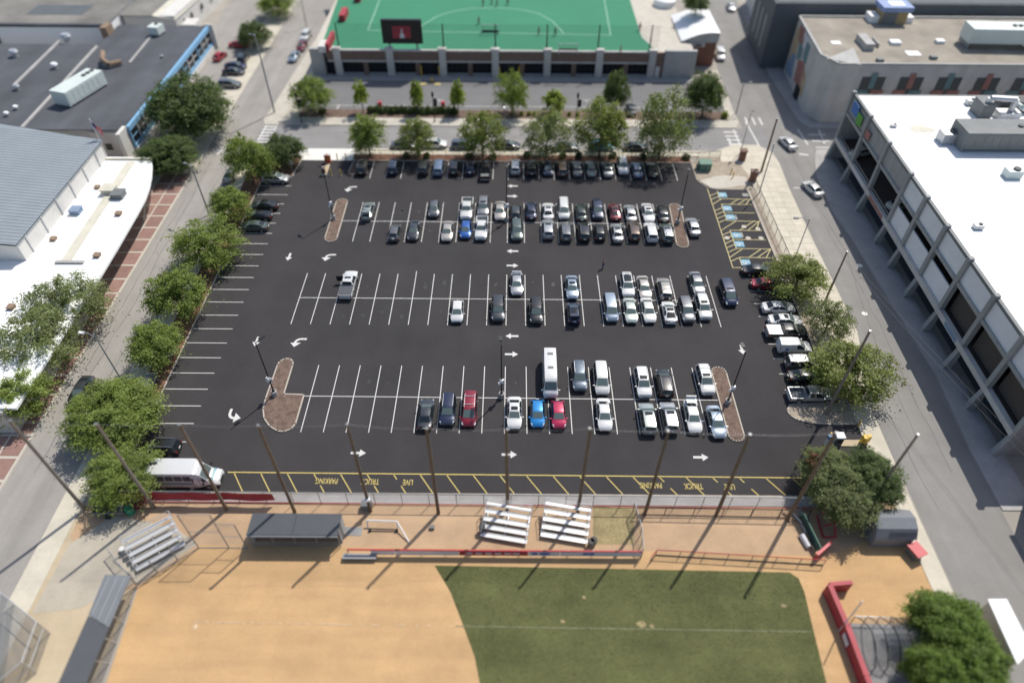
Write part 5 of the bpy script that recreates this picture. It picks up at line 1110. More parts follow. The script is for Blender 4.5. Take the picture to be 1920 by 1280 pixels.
# overhead wires along the east street
for k, (a, c, lab) in enumerate((((45.0,109.0,10.2),(45.75,74.4,8.9),'overhead wire from corner pole to wooden pole on east pavement'),((45.75,74.4,8.9),(39.97,40.7,12.6),'overhead wire along east pavement to the corner tree pole'),((45.9,74.4,8.6),(57.6,28,9.5),'overhead wire slanting across east street toward lower right'),((45.9,74.3,7.9),(57.6,27.4,8.6),'lower overhead wire slanting across east street'))):
    b = MB(); prev = None
    for i in range(13):
        t = i/12; q = tuple(a[j]+(c[j]-a[j])*t - (.9*math.sin(math.pi*t) if j == 2 else 0) for j in range(3))
        if prev: b.cyl(prev, q, .016, None, 4)
        prev = q
    tag(b.make('overhead_wire', 'black_metal'), lab, 'wire')
# ------------------------------------------------------------------ vehicles
def paint(name, col, metal=0.0, rough=.32):
    return mat(name, col, rough, metal, coat=1.0, spec=.5)
for n_, c_, mt in (('white', (.64,.64,.63), 0), ('pearl', (.62,.62,.59), .1), ('silver', (.42,.43,.44), .55), ('silver_green', (.36,.40,.38), .5), ('beige', (.45,.42,.38), .4), ('grey', (.15,.155,.165), .5),
    ('mid_grey', (.24,.245,.255), .5), ('charcoal', (.05,.055,.062), .4), ('black', (.012,.012,.014), .1), ('navy', (.018,.028,.065), .3), ('blue_grey', (.12,.15,.19), .5), ('steel_blue', (.17,.23,.33), .5),
    ('silver_blue', (.30,.36,.43), .5), ('blue', (.03,.12,.40), .4), ('bright_blue', (.015,.22,.55), .3), ('dark_red', (.17,.012,.022), .3), ('crimson', (.44,.02,.075), .25), ('wine', (.24,.012,.03), .3),
    ('brown', (.10,.07,.055), .4), ('green_grey', (.10,.13,.115), .5), ('dark_green', (.03,.045,.04), .4), ('teal_blue', (.06,.22,.30), .4), ('red', (.45,.02,.03), .2), ('gold_silver', (.40,.38,.34), .5), ('pale_green', (.50,.55,.49), .35)):
    paint('paint_car_' + n_, c_, mt)
def S(*rows): return [r for r in rows]
TYPES = {
 'sedan': dict(st=S((-2.38,.72,.52,.62,.64,.34),(-2.28,.98,.68,.86,.80,.26),(-1.75,1.04,.70,.93,.88,.22),(-1.0,1.38,.57,.96,.90,.2),(-.3,1.45,.59,.96,.91,.2),(.35,1.42,.58,.95,.91,.2),(1.15,1.01,.70,.92,.90,.2),(1.7,.92,.68,.84,.88,.22),(2.15,.80,.58,.70,.79,.24),(2.37,.58,.42,.5,.6,.3)),
   ws=(.40,1.12), rw=(-1.7,-1.02), side=((-1.5,-1.0,-.30),(-.22,.35,.98)), wheels=(-1.36,1.42,.33), sun=(-.35,.2), sil=.91),
 'coupe': dict(st=S((-2.25,.72,.52,.62,.66,.34),(-2.15,.98,.68,.84,.82,.26),(-1.8,1.03,.70,.90,.90,.22),(-.75,1.30,.55,.92,.91,.2),(-.2,1.34,.57,.92,.91,.2),(.25,1.32,.56,.92,.91,.2),(1.1,.98,.70,.90,.90,.2),(1.65,.90,.68,.82,.88,.22),(2.05,.78,.56,.68,.79,.24),(2.25,.56,.42,.5,.6,.3)),
   ws=(.30,1.07), rw=(-1.7,-.78), side=((-1.2,-.75,-.2),(-.12,.25,.9)), wheels=(-1.32,1.36,.34), sun=(-.62,.22), sil=.91),
 'hatchback': dict(st=S((-2.05,.66,.52,.6,.64,.34),(-1.99,.95,.64,.84,.80,.25),(-1.84,1.12,.65,.92,.85,.22),(-1.38,1.44,.56,.96,.87,.2),(-.4,1.5,.59,.97,.88,.2),(.35,1.47,.57,.95,.88,.2),(1.12,1.05,.68,.93,.87,.2),(1.6,.93,.65,.84,.85,.22),(1.93,.78,.54,.7,.76,.24),(2.08,.58,.42,.52,.6,.3)),
   ws=(.40,1.09), rw=(-1.82,-1.40), side=((-1.45,-1.2,-.35),(-.27,.35,.95)), wheels=(-1.25,1.28,.32), sun=(-.5,.15), sil=.88),
 'suv': dict(st=S((-2.34,.85,.58,.7,.74,.42),(-2.28,1.10,.68,.98,.86,.34),(-1.98,1.63,.63,1.05,.92,.3),(-1.5,1.70,.66,1.06,.94,.28),(-.4,1.72,.67,1.06,.95,.28),(.4,1.69,.64,1.05,.94,.28),(1.2,1.16,.73,1.03,.93,.28),(1.8,1.06,.72,.95,.92,.3),(2.18,.93,.64,.84,.85,.32),(2.35,.66,.48,.6,.68,.38)),
   ws=(.46,1.16), rw=(-2.24,-2.0), side=((-1.85,-1.5,-.95),(-.87,-.5,-.15),(-.07,.4,1.05)), wheels=(-1.38,1.42,.36), sun=(-.3,.25), sil=.95),
 'minivan': dict(st=S((-2.56,.8,.6,.68,.74,.38),(-2.5,1.1,.7,.95,.88,.3),(-2.25,1.64,.66,1.0,.96,.26),(-1.5,1.74,.70,1.02,.98,.24),(-.2,1.75,.70,1.02,.99,.24),(.75,1.68,.66,1.0,.98,.24),(1.75,1.10,.74,.98,.95,.24),(2.15,.98,.68,.86,.90,.26),(2.45,.80,.56,.68,.80,.28),(2.57,.6,.44,.52,.62,.34)),
   ws=(.82,1.68), rw=(-2.47,-2.27), side=((-2.05,-1.7,-1.1),(-1.0,-.5,.05),(.13,.75,1.5)), wheels=(-1.5,1.55,.35), sun=(.0,.5), sil=.99),
 'pickup': dict(st=S((-.80,1.0,.8,.95,.95,.5),(-.78,1.14,.76,1.08,.97,.45),(-.62,1.78,.64,1.12,.97,.42),(-.1,1.83,.67,1.12,.98,.42),(.7,1.80,.64,1.12,.98,.42),(1.35,1.26,.76,1.10,.97,.42),(2.1,1.18,.76,1.04,.96,.42),(2.62,1.06,.70,.94,.92,.44),(2.85,.76,.58,.68,.84,.48)),
   ws=(.76,1.31), rw=(-.76,-.64), side=((-.5,-.3,.05),(.13,.7,1.2)), wheels=(-1.75,1.85,.4), sun=(0,.45), sil=.98, bed=True),
 'long_van': dict(st=S((-3.47,.9,.7,.8,.86,.5),(-3.45,2.35,.74,1.25,.95,.42),(-3.3,2.66,.76,1.3,.97,.4),(-.5,2.70,.78,1.3,.98,.4),(1.9,2.66,.76,1.3,.98,.4),(2.3,2.42,.74,1.25,.97,.4),(2.92,1.38,.82,1.15,.96,.4),(3.25,1.16,.72,.95,.92,.42),(3.45,.72,.56,.62,.8,.48)),
   ws=(2.33,2.88), rw=(-3.455,-3.33), side=((2.0,2.1,2.6),), wheels=(-2.0,2.3,.37), sun=None, sil=.98),
 'cargo_van': dict(st=S((-2.3,.8,.62,.7,.74,.42),(-2.27,1.55,.68,1.0,.88,.32),(-2.15,1.84,.70,1.05,.9,.28),(-.5,1.88,.72,1.05,.91,.26),(.35,1.84,.70,1.05,.91,.26),(1.25,1.18,.72,1.02,.91,.26),(1.75,1.02,.70,.92,.90,.28),(2.12,.86,.6,.76,.82,.3),(2.3,.62,.44,.54,.64,.36)),
   ws=(.42,1.2), rw=None, side=((.0,.35,1.05),), wheels=(-1.4,1.4,.33), sun=None, sil=.91),
}
CM = {}
def ringpts(s):
    x, zt, wt, zs, ws, zb = s
    return [(0, zt), (wt*.6, zt-.008), (wt, zt-.04), (ws, zs), (ws+.012, zs*.72+zb*.28), (ws-.02, zb+.14), (ws-.10, zb), (0, zb)]
def surf(st, x, r):
    x = max(st[0][0], min(st[-1][0], x))
    for a, b in zip(st, st[1:]):
        if x <= b[0]: break
    t = (x - a[0])/(b[0]-a[0]) if b[0] > a[0] else 0
    pa, pb = ringpts(a), ringpts(b); i = min(int(r), 6); f = r - i
    y = (pa[i][0]*(1-f)+pa[i+1][0]*f)*(1-t) + (pb[i][0]*(1-f)+pb[i+1][0]*f)*t
    z = (pa[i][1]*(1-f)+pa[i+1][1]*f)*(1-t) + (pb[i][1]*(1-f)+pb[i+1][1]*f)*t
    return Vector((x, y, z))
def patch(b, st, xs, rs, sides=(1, -1), eps=.012):
    """a panel following the body surface, lifted slightly off it"""
    for sd in sides:
        P_ = [[None]*len(rs) for _ in xs]
        for i, x in enumerate(xs):
            for j, r in enumerate(rs):
                q = surf(st, x, abs(r)); y = q.y*(1 if r >= 0 else -1)
                P_[i][j] = Vector((q.x, y*sd, q.z))
        for i in range(len(xs)-1):
            for j in range(len(rs)-1):
                a, c, d, e = P_[i][j], P_[i+1][j], P_[i+1][j+1], P_[i][j+1]
                n = (d-a).cross(e-c)
                if n.length < 1e-9: continue
                n.normalize(); ce = (a+c+d+e)/4
                if n.dot(ce - Vector((ce.x*.6, 0, .7))) < 0: n = -n; a, c, d, e = a, e, d, c
                b.quad(*[v + n*eps for v in (a, c, d, e)])
    return b
def lin(a, b, n): return [a + (b-a)*k/n for k in range(n+1)]
def body_mesh(k, st):
    b = MB(); rows = []
    dense = []
    for a, c in zip(st, st[1:]):
        for t in (0, .5): dense.append(tuple(a[i]+(c[i]-a[i])*t for i in range(6)))
    dense.append(st[-1])
    for s in dense:
        h = ringpts(s); full = [(y, z) for y, z in h] + [(-y, z) for y, z in reversed(h[1:-1])]
        rows.append([(s[0], y, z) for y, z in full])
    n = len(rows[0]); vs = [v for r in rows for v in r]; fs = []
    for i in range(len(rows)-1):
        for j in range(n): fs.append((i*n+j, i*n+(j+1) % n, (i+1)*n+(j+1) % n, (i+1)*n+j))
    fs.append(tuple(range(n))); fs.append(tuple(reversed(range((len(rows)-1)*n, len(rows)*n))))
    b.add(vs, fs)
    me = b.mesh('body', 'paint_car_white', smooth=38)
    bm = bmesh.new(); bm.from_mesh(me); bmesh.ops.recalc_face_normals(bm, faces=bm.faces); bm.to_mesh(me); bm.free(); me.set_sharp_from_angle(angle=R(38))
    return me
def cm(key, fn):
    if key not in CM: CM[key] = fn()
    return CM[key]
def car(kind, col, loc, rz, label, group, opts=(), roof=None, name=None):
    T = TYPES[kind]; st = T['st']; L0, L1 = st[0][0], st[-1][0]
    name = name or {'coupe': 'parked_coupe', 'sedan': 'parked_sedan', 'hatchback': 'parked_hatchback', 'suv': 'parked_suv', 'minivan': 'parked_minivan', 'pickup': 'pickup_truck', 'long_van': 'passenger_van', 'cargo_van': 'cargo_van'}[kind]
    t = thing(name, (loc[0], loc[1], .014), label, {'long_van': 'van', 'cargo_van': 'van', 'pickup': 'pickup', 'minivan': 'minivan', 'suv': 'SUV'}.get(kind, 'car'), group)
    t.rotation_euler = (0, 0, rz); OFF[t] = (0,0,0)
    def part(nm, me, m=None, loc=None):
        o = link(nm, me, t, loc)
        if m: o.material_slots[0].link = 'OBJECT'; o.material_slots[0].material = MATS[m]
        return o
    pm = 'paint_car_' + col
    body = part('body', cm((kind,'body'), lambda: body_mesh(kind, st)), pm)
    part('windshield', cm((kind,'ws'), lambda: patch(MB(), st, lin(*T['ws'],3), [-1.88,-1,-.3,.3,1,1.88], (1,)).mesh('windshield', 'glass_sky_tint')))
    if T['rw']: part('rear_window', cm((kind,'rw'), lambda: patch(MB(), st, lin(*T['rw'],3), [-1.8,-1,-.3,.3,1,1.8], (1,)).mesh('rear_window', 'glass_dark')))
    for i, sxs in enumerate(T['side']):
        for sd in (1, -1): part('side_window', cm((kind,'sw',i,sd), lambda: patch(MB(), st, list(sxs), [2.14,2.5,2.88], (sd,)).mesh('side_window', 'glass_dark')))
    xr, xf, wr = T['wheels']
    wm = cm(('wheel', wr), lambda: MB().cyl((0,-.11,0),(0,.11,0),wr,wr,18).mesh('wheel', 'tyre', smooth=40)); rm = cm(('rim', wr), lambda: MB().cyl((0,-.118,0),(0,.118,0),wr*.64,wr*.64,12).mesh('rim', 'rim_silver'))
    am = cm(('arch', wr), lambda: MB().cyl((0,-.008,0),(0,.008,0),wr*1.17,wr*1.17,18).mesh('wheel_arch', 'plastic_black'))
    for x in (xr, xf):
        for sd in (1, -1):
            w = part('wheel', wm, loc=(x, sd*(T['sil']-.10), wr)); link('rim', rm, w)
            part('wheel_arch', am, loc=(x, sd*(T['sil']-.012), wr+.03))
    if T.get('bed'):
        def bedm():
            w = .97; b = MB(); b.box(-2.85,-w,.5,-.82,-w+.12,1.12).box(-2.85,w-.12,.5,-.82,w,1.12).box(-2.87,-w+.13,.55,-2.78,w-.13,1.1).box(-.9,-w+.13,.5,-.82,w-.13,1.12).box(-2.77,-w+.13,.5,-.91,w-.13,.62)
            return b.mesh('bed', 'paint_car_white')
        part('bed', cm('bed', bedm), pm); part('rear_bumper', cm('bedb', lambda: MB().box(-2.98,-.85,.42,-2.88,.85,.62).mesh('rear_bumper', 'chrome')))
        if 'cover' in opts: part('bed_cover', cm('tono', lambda: MB().box(-2.76,-.95,1.12,-.84,.95,1.17).mesh('bed_cover', 'roof_dark')), roof or 'roof_dark')
        else: part('bed_liner', cm('liner', lambda: MB().box(-2.74,-.8,.625,-.95,.8,.64).mesh('bed_liner', 'hvac_dark')), 'hvac_dark')
        for sd in (1, -1): part('tail_light', cm(('tlb', sd), lambda: MB().box(-2.9,sd*.9-.07,.72,-2.86,sd*.9+.07,1.05).mesh('tail_light', 'lamp_red')))
    else:
        tall = kind in ('suv', 'minivan', 'long_van', 'cargo_van', 'hatchback')
        for sd in (1, -1): part('tail_light', cm((kind,'tl',sd), lambda: patch(MB(), st, lin(L0+.02, L0+(.14 if tall else .2), 2), [2.35,2.8,3.4] if tall else [2.3,2.8,3.3], (sd,), .014).mesh('tail_light', 'lamp_red')))
        part('number_plate', cm((kind,'np'), lambda: MB().box(L0-.03,-.2,.7 if not tall else .8,L0+.05,.2,.82 if not tall else .94).mesh('number_plate', 'plate')))
    for sd in (1, -1):
        part('headlight', cm((kind,'hl',sd), lambda: patch(MB(), st, lin(L1-.42, L1-.12, 2), [2.3,2.7,3.15], (sd,), .014).mesh('headlight', 'lamp_clear')))
        mx = T['ws'][1] - .12; q = surf(st, mx, 3.0)
        part('door_mirror', cm((kind,'mir',sd), lambda: MB().obox((mx, sd*(q.y+.13), q.z+.08),(.12,.22,.14)).mesh('door_mirror', 'paint_car_white')), pm)
    part('grille', cm((kind,'gr'), lambda: MB().box(L1-.1,-.48,st[-1][1]-.17,L1+.012,.48,st[-1][1]-.03).mesh('grille', 'plastic_black')))
    part('lower_bumper', cm((kind,'lb'), lambda: MB().box(L1-.25,-.55,.24,L1-.02+.03,.55,.38).mesh('lower_bumper', 'plastic_black')))
    if 'sunroof' in opts: part('sunroof', cm((kind,'sr'), lambda: patch(MB(), st, lin(*T['sun'],2), [-1.3,-.5,.5,1.3], (1,), .014).mesh('sunroof', 'glass_dark')))
    if 'glassroof' in opts: part('glass_roof', cm((kind,'gl'), lambda: patch(MB(), st, lin(T['rw'][1]+.3, T['ws'][0]-.2,3), [-1.6,-.5,.5,1.6], (1,), .014).mesh('glass_roof', 'glass_dark')))
    if 'rails' in opts or 'racks' in opts:
        xa, xb = (-1.75, .3) if kind == 'suv' else (-1.7, .6)
        zt = max(s[1] for s in st)
        for sd in (1, -1): part('roof_rail', cm((kind,'rail',sd), lambda: MB().tube([(xa,sd*.62,zt-.06),(xa+.1,sd*.62,zt+.04),(xb-.1,sd*.62,zt+.04),(xb,sd*.62,zt-.06)], .028, 5).mesh('roof_rail', 'chrome')))
        if 'racks' in opts:
            for x in (xa+.5, xb-.5): part('rack_bar', cm((kind,'bar',x), lambda: MB().box(x-.04,-.62,zt+.03,x+.04,.62,zt+.07).mesh('rack_bar', 'chrome')))
    if 'spare' in opts: part('spare_wheel', cm((kind,'sp'), lambda: MB().cyl((L0-.18,.05,1.0),(L0+.02,.05,1.0),.33,.33,14).mesh('spare_wheel', 'tyre')))
    if 'trunk_open' in opts:
        part('open_trunk_lid', cm((kind,'tr'), lambda: MB().obox((L0+.55,0,1.52),(.85,1.25,.06)).box(L0+.08,-.62,1.5,L0+.2,.62,1.9).mesh('open_trunk_lid', 'paint_car_white')), pm); part('trunk_well', cm((kind,'tw'), lambda: patch(MB(), st, lin(L0+.1,L0+.55,2), [-1.8,0,1.8], (1,), .02).mesh('trunk_well', 'dark_void')))
    if 'door_open' in opts: part('open_door', cm((kind,'od'), lambda: MB().obox((1.0,1.45,.95),(.1,1.0,.95)).mesh('open_door', 'plastic_black')), 'plastic_black')
    if 'spoiler' in opts: part('spoiler', cm((kind,'spo'), lambda: MB().box(L0+.12,-.68,1.16,L0+.35,.68,1.21).box(L0+.2,-.5,.98,L0+.26,-.45,1.17).box(L0+.2,.45,.98,L0+.26,.5,1.17).mesh('spoiler', 'paint_car_white')), pm)
    if roof and not T.get('bed'): part('roof_panel', cm((kind,'rp'), lambda: patch(MB(), st, lin((T['rw'] or (0, -2.1))[1]+.08, T['ws'][0]-.08,4), [-1.9,-.6,.6,1.9], (1,), .013).mesh('roof_panel', 'paint_car_white')), 'paint_car_' + roof)
    if 'hood_white' in opts: part('hood_panel', cm((kind,'hp'), lambda: patch(MB(), st, lin(1.28,2.1,3), [-1.9,-.6,.6,1.9], (1,), .013).mesh('hood_panel', 'paint_car_white')), 'paint_car_white')
    if 'vents' in opts:
        for x in (-2.2, .2): part('roof_hatch', cm(('rv',x), lambda: MB().box(x-.18,-.35,2.69,x+.18,.35,2.73).mesh('roof_hatch', 'hvac_dark')))
    if 'logo' in opts:
        for sd in (1, -1): part('side_logo', cm(('logo',sd), lambda: patch(MB(), st, [-1.5,-1.3,-1.1], [2.75,3.3,3.7], (sd,), .016).mesh('side_logo', 'banner_blue')))
    return t
S_, N_, E_, W_ = -math.pi/2, math.pi/2, 0.0, math.pi
NAMES = {'white':'white','pearl':'pearl white','silver':'silver','silver_green':'silver green','beige':'beige','grey':'dark grey','mid_grey':'mid grey','charcoal':'charcoal','black':'black','navy':'navy','blue_grey':'blue grey','steel_blue':'steel blue','silver_blue':'silver blue','blue':'blue','bright_blue':'bright blue','dark_red':'dark red','crimson':'crimson','wine':'wine red','brown':'brown','green_grey':'green grey','dark_green':'dark green','teal_blue':'teal blue','red':'red','gold_silver':'gold silver','pale_green':'pale green'}
KN = {'suv':'SUV','long_van':'long passenger van','cargo_van':'small cargo van'}
ROWS = {
 'tree shaded row at far kerb': [('suv','black',(-27.05, 108.65),N_,('racks','sunroof')),('suv','navy',(-21.52, 108.82),N_,('racks',)),('suv','charcoal',(-16.04, 108.80),N_,('spare',)),('minivan','steel_blue',(-13.34, 108.84),N_,()),('suv','black',(-10.57, 108.88),N_,()),('hatchback','navy',(-7.63, 108.74),N_,()),('pickup','black',(-4.92, 107.98),N_,()),
   ('suv','silver',(0.44, 109.12),N_,('racks',)),('suv','black',(3.39, 108.80),N_,('trunk_open',)),('hatchback','navy',(6.35, 108.67),S_,()),('suv','brown',(8.89, 108.61),N_,()),('sedan','mid_grey',(11.59, 108.83),N_,()),('sedan','silver_green',(14.09, 108.86),N_,()),('sedan','silver',(17.06, 108.72),N_,('sunroof',)),('suv','white',(19.89, 109.57),S_,()),('sedan','steel_blue',(22.32, 108.53),N_,()),('sedan','black',(25.16, 108.57),N_,())],
 'north side of far double row': [('sedan','silver_green',(-24.04, 95.31),N_,('sunroof','trunk_open')),('hatchback','grey',(-13.08, 95.91),S_,()),('pickup','pearl',(-7.61, 95.90),S_,()),('suv','mid_grey',(-4.91, 96.48),S_,('sunroof',)),('sedan','beige',(-2.07, 95.44),S_,()),('hatchback','charcoal',(0.55, 95.16),N_,()),('sedan','navy',(3.13, 95.65),N_,()),('sedan','white',(5.95, 95.46),N_,('sunroof',)),('minivan','pearl',(8.57, 96.03),S_,('rails',)),('sedan','dark_green',(11.46, 95.23),N_,()),('suv','navy',(14.17, 95.79),S_,()),('coupe','dark_red',(17.07, 95.43),N_,('glassroof',)),('sedan','silver',(19.61, 95.10),N_,()),('sedan','white',(22.54, 95.14),S_,('sunroof',)),('sedan','black',(24.96, 95.02),N_,())],
 'south side of far double row': [('hatchback','grey',(-18.86, 89.34),N_,()),('sedan','charcoal',(-15.84, 89.88),S_,()),('sedan','beige',(-10.42, 89.73),S_,()),('hatchback','blue',(-7.49, 90.19),S_,()),('pickup','white',(-4.96, 90.51),S_,()),('suv','green_grey',(0.72, 90.01),S_,()),('suv','silver',(5.76, 90.43),N_,('sunroof',)),('suv','grey',(8.62, 89.89),N_,('rails',)),('suv','black',(11.54, 89.85),N_,('rails',)),('hatchback','black',(14.02, 89.81),N_,()),('sedan','silver',(16.85, 89.78),N_,('sunroof',)),('suv','brown',(19.55, 90.09),N_,()),('suv','white',(22.31, 89.84),N_,()),('suv','green_grey',(24.80, 89.59),N_,('sunroof',),'silver')],
 'north side of middle double row': [('pickup','white',(-24.06, 76.52),N_,('cover','sunroof','door_open')),('sedan','silver',(0.72, 77.04),S_,('spoiler',)),('sedan','silver_blue',(8.84, 76.29),S_,('sunroof',)),('suv','white',(17.01, 76.74),S_,('glassroof',)),('sedan','beige',(19.44, 76.35),S_,()),('suv','gold_silver',(22.41, 76.03),N_,('racks','spare')),('sedan','mid_grey',(27.42, 77.40),S_,())],
 'south side of middle double row': [('hatchback','white',(-7.70, 70.95),S_,()),('suv','charcoal',(-1.93, 71.46),S_,()),('suv','black',(3.48, 71.07),S_,()),('hatchback','navy',(8.79, 70.80),N_,('glassroof','trunk_open')),('minivan','silver_blue',(14.10, 71.80),S_,()),('sedan','pale_green',(16.86, 71.38),S_,()),('sedan','pearl',(19.41, 71.46),S_,()),('coupe','white',(22.36, 71.16),N_,('glassroof',)),('suv','grey',(24.84, 71.52),S_,()),('suv','pearl',(27.34, 72.11),S_,('sunroof',))],
 'north side of near double row': [('long_van','white',(5.00, 58.71),S_,('vents',)),('suv','blue_grey',(8.78, 58.83),S_,('rails',)),('minivan','pearl',(11.62, 58.49),S_,()),('suv','white',(16.86, 57.81),S_,('rails','sunroof')),('suv','black',(19.65, 57.75),N_,('rails',)),('suv','pearl',(24.97, 58.34),S_,('rails','sunroof','racks'))],
 'south side of near double row': [('sedan','charcoal',(-10.43, 52.61),N_,()),('suv','navy',(-7.78, 53.14),S_,('rails',)),('minivan','wine',(-5.11, 53.25),S_,('racks',)),('sedan','white',(0.42, 52.80),S_,('sunroof',)),('hatchback','bright_blue',(3.27, 52.74),S_,()),('hatchback','crimson',(5.83, 52.60),S_,()),('sedan','white',(11.47, 52.65),S_,()),('suv','silver_green',(16.74, 52.03),N_,('sunroof',)),('suv','silver',(19.41, 52.22),N_,('sunroof',)),('sedan','white',(22.32, 52.41),S_,('trunk_open',)),('sedan','silver_blue',(25.04, 51.61),S_,())],
 'west edge row under the trees': [('suv','silver',(-41.71, 104.61),E_,('sunroof',)),('sedan','black',(-41.66, 96.55),W_,()),('coupe','black',(-41.86, 93.72),W_,()),('sedan','green_grey',(-41.80, 90.71),W_,()),('suv','black',(-41.16, 47.17),W_,('rails',))],
 'east edge row by the kerb': [('sedan','black',(37.22, 80.52),E_,()),('sedan','wine',(37.85, 77.39),E_,()),('sedan','white',(38.16, 72.22),E_,()),('sedan','white',(38.40, 69.58),E_,('sunroof',)),('pickup','black',(38.00, 67.25),E_,('cover',),'roof_white'),('cargo_van','white',(38.19, 64.39),E_,('logo',)),('suv','grey',(38.45, 61.46),E_,('hood_white',),'white'),('sedan','black',(38.26, 59.16),E_,()),('pickup','silver',(37.96, 55.96),E_,())],
}
OPT = {'sunroof':'with sunroof','racks':'with roof rack','rails':'with roof rails','trunk_open':'with open tailgate','glassroof':'with dark glass roof','spare':'with spare wheel','spoiler':'with rear spoiler','door_open':'with open door','vents':'with roof hatches','logo':'with side logo','cover':'with covered bed','hood_white':'with white hood'}
seen = {}
def label_for(row, i, lst):
    k, c, o = lst[i][0], lst[i][1], lst[i][4]; nm = NAMES[c] + ' ' + KN.get(k, k)
    ex = ' ' + OPT[o[0]] if o else ''
    nb = lambda q: NAMES[q[1]] + ' ' + KN.get(q[0], q[0])
    if 0 < i < len(lst)-1:
        a, b = lst[i-1], lst[i+1]; w = f'between {nb(a)} and {nb(b)}'
    elif i == 0: w = f'first beside {nb(lst[1])}'
    else: w = f'last beside {nb(lst[-2])}'
    for l in (f'{nm}{ex} {w}, {row}', f'{nm} {w}, {row}', f'{nm}{ex}, {w}', f'{nm}, {w}'):
        if len(l.replace(',', '').split()) <= 16 and l not in seen: break
    seen[l] = 1
    return l
for row, lst in ROWS.items():
    for i, e in enumerate(lst):
        k, c, p, rz, o = e[:5]; rf = e[5] if len(e) > 5 else None
        car(k, c, p, rz + rnd.uniform(-.02, .02), label_for(row, i, lst), 'cars parked in the car park', o, rf)
car('sedan', 'silver', (29.39, 91.51), N_ + .03, 'silver sedan in the lane between island and accessible bays', 'cars in the car park lanes')
car('minivan', 'navy', (31.60, 75.24), S_ + .02, 'navy minivan driving in the east lane of the car park', 'cars in the car park lanes', ('sunroof',))
G2 = 'cars on the surrounding streets'
for k, c, p, rz, lab, o in (('sedan','grey',(-20.64, 116.58),E_,'dark grey sedan on back street half behind second tree',()),('suv','white',(-14.74, 116.87),E_,'white SUV on back street between second and third trees',()),('suv','blue_grey',(-9.30, 116.55),E_,'blue grey SUV on back street behind third tree',()),('sedan','black',(-0.98, 116.67),E_,'black sedan on back street beside grey lamp pole',()),('sedan','grey',(10.04, 116.25),E_,'dark grey sedan on back street behind fourth tree',()),('suv','teal_blue',(16.68, 116.54),E_,'teal blue SUV on back street behind bright fifth tree',()),('sedan','black',(23.09, 116.44),E_,'black sedan on back street before the largest dark tree',()),
   ('sedan','white',(52.30, 118.33),N_+.25,'white sedan crossing the street corner beside the mural building',()),('sedan','white',(52.33, 102.83),N_+.30,'white sedan on east street beside the garage pavement',()),('cargo_van','white',(47.53, 157.40),S_-.1,'white van parked beside the brick corner building',()),('sedan','silver',(56.55, 187.33),S_-.1,'silver car far up the east street',()),('sedan','black',(23.90, 131.12),N_,'black car on forecourt behind largest dark tree',()),('suv','blue_grey',(38.33, 174.62),N_,'blue grey SUV behind the field house by white tank',()),
   ('sedan','silver_blue',(-49.93, 155.04),S_-.06,'silver blue car kerbside nearest the street corner',()),('sedan','dark_red',(-49.39, 160.91),S_-.06,'dark red car kerbside between pale cars',()),('suv','white',(-49.71, 166.45),S_-.06,'white SUV kerbside furthest along the field house',()),('hatchback','red',(-66.76, 155.03),N_-.2,'red car in front of blue framed building end',()),('sedan','red',(-64.25, 161.54),E_,'red car under the yard tree',()),('sedan','navy',(-61.83, 150.09),E_,'navy sedan in yard, upper of two dark cars',()),('sedan','black',(-61.45, 147.13),E_,'black sedan in yard beside shop front',()),('suv','grey',(-60.47, 140.95),E_,'dark grey SUV in yard half under the big tree',()),('suv','charcoal',(-61.14, 153.99),N_,'charcoal SUV in yard below the red car',()),
   ('sedan','charcoal',(-54.31, 55.80),S_,'charcoal sedan parked on west street beside large tree',()),('sedan','silver',(-45.96, 63.94),N_,'silver car on west street half under kerb trees',()),('sedan','mid_grey',(-50.01, 105.87),N_,'mid grey car on west street behind corner tree',()),('sedan','silver',(-46.51, 56.67),N_,'silver car on west street in tree shade',()),('suv','blue_grey',(-46.02, 74.39),N_,'blue grey SUV on west street behind kerb trees',())):
    car(k, c, p, rz, lab, G2, o)
G3 = 'cars inside the parking garage'
for p, rz, lab in (((61.5,108.5),.4,'white car on garage deck in first open bay'),((62,92.5),.3,'white car on garage deck in third open bay')):
    o = car('sedan','pearl',p,rz,lab,G3); o.location.z = 3.92
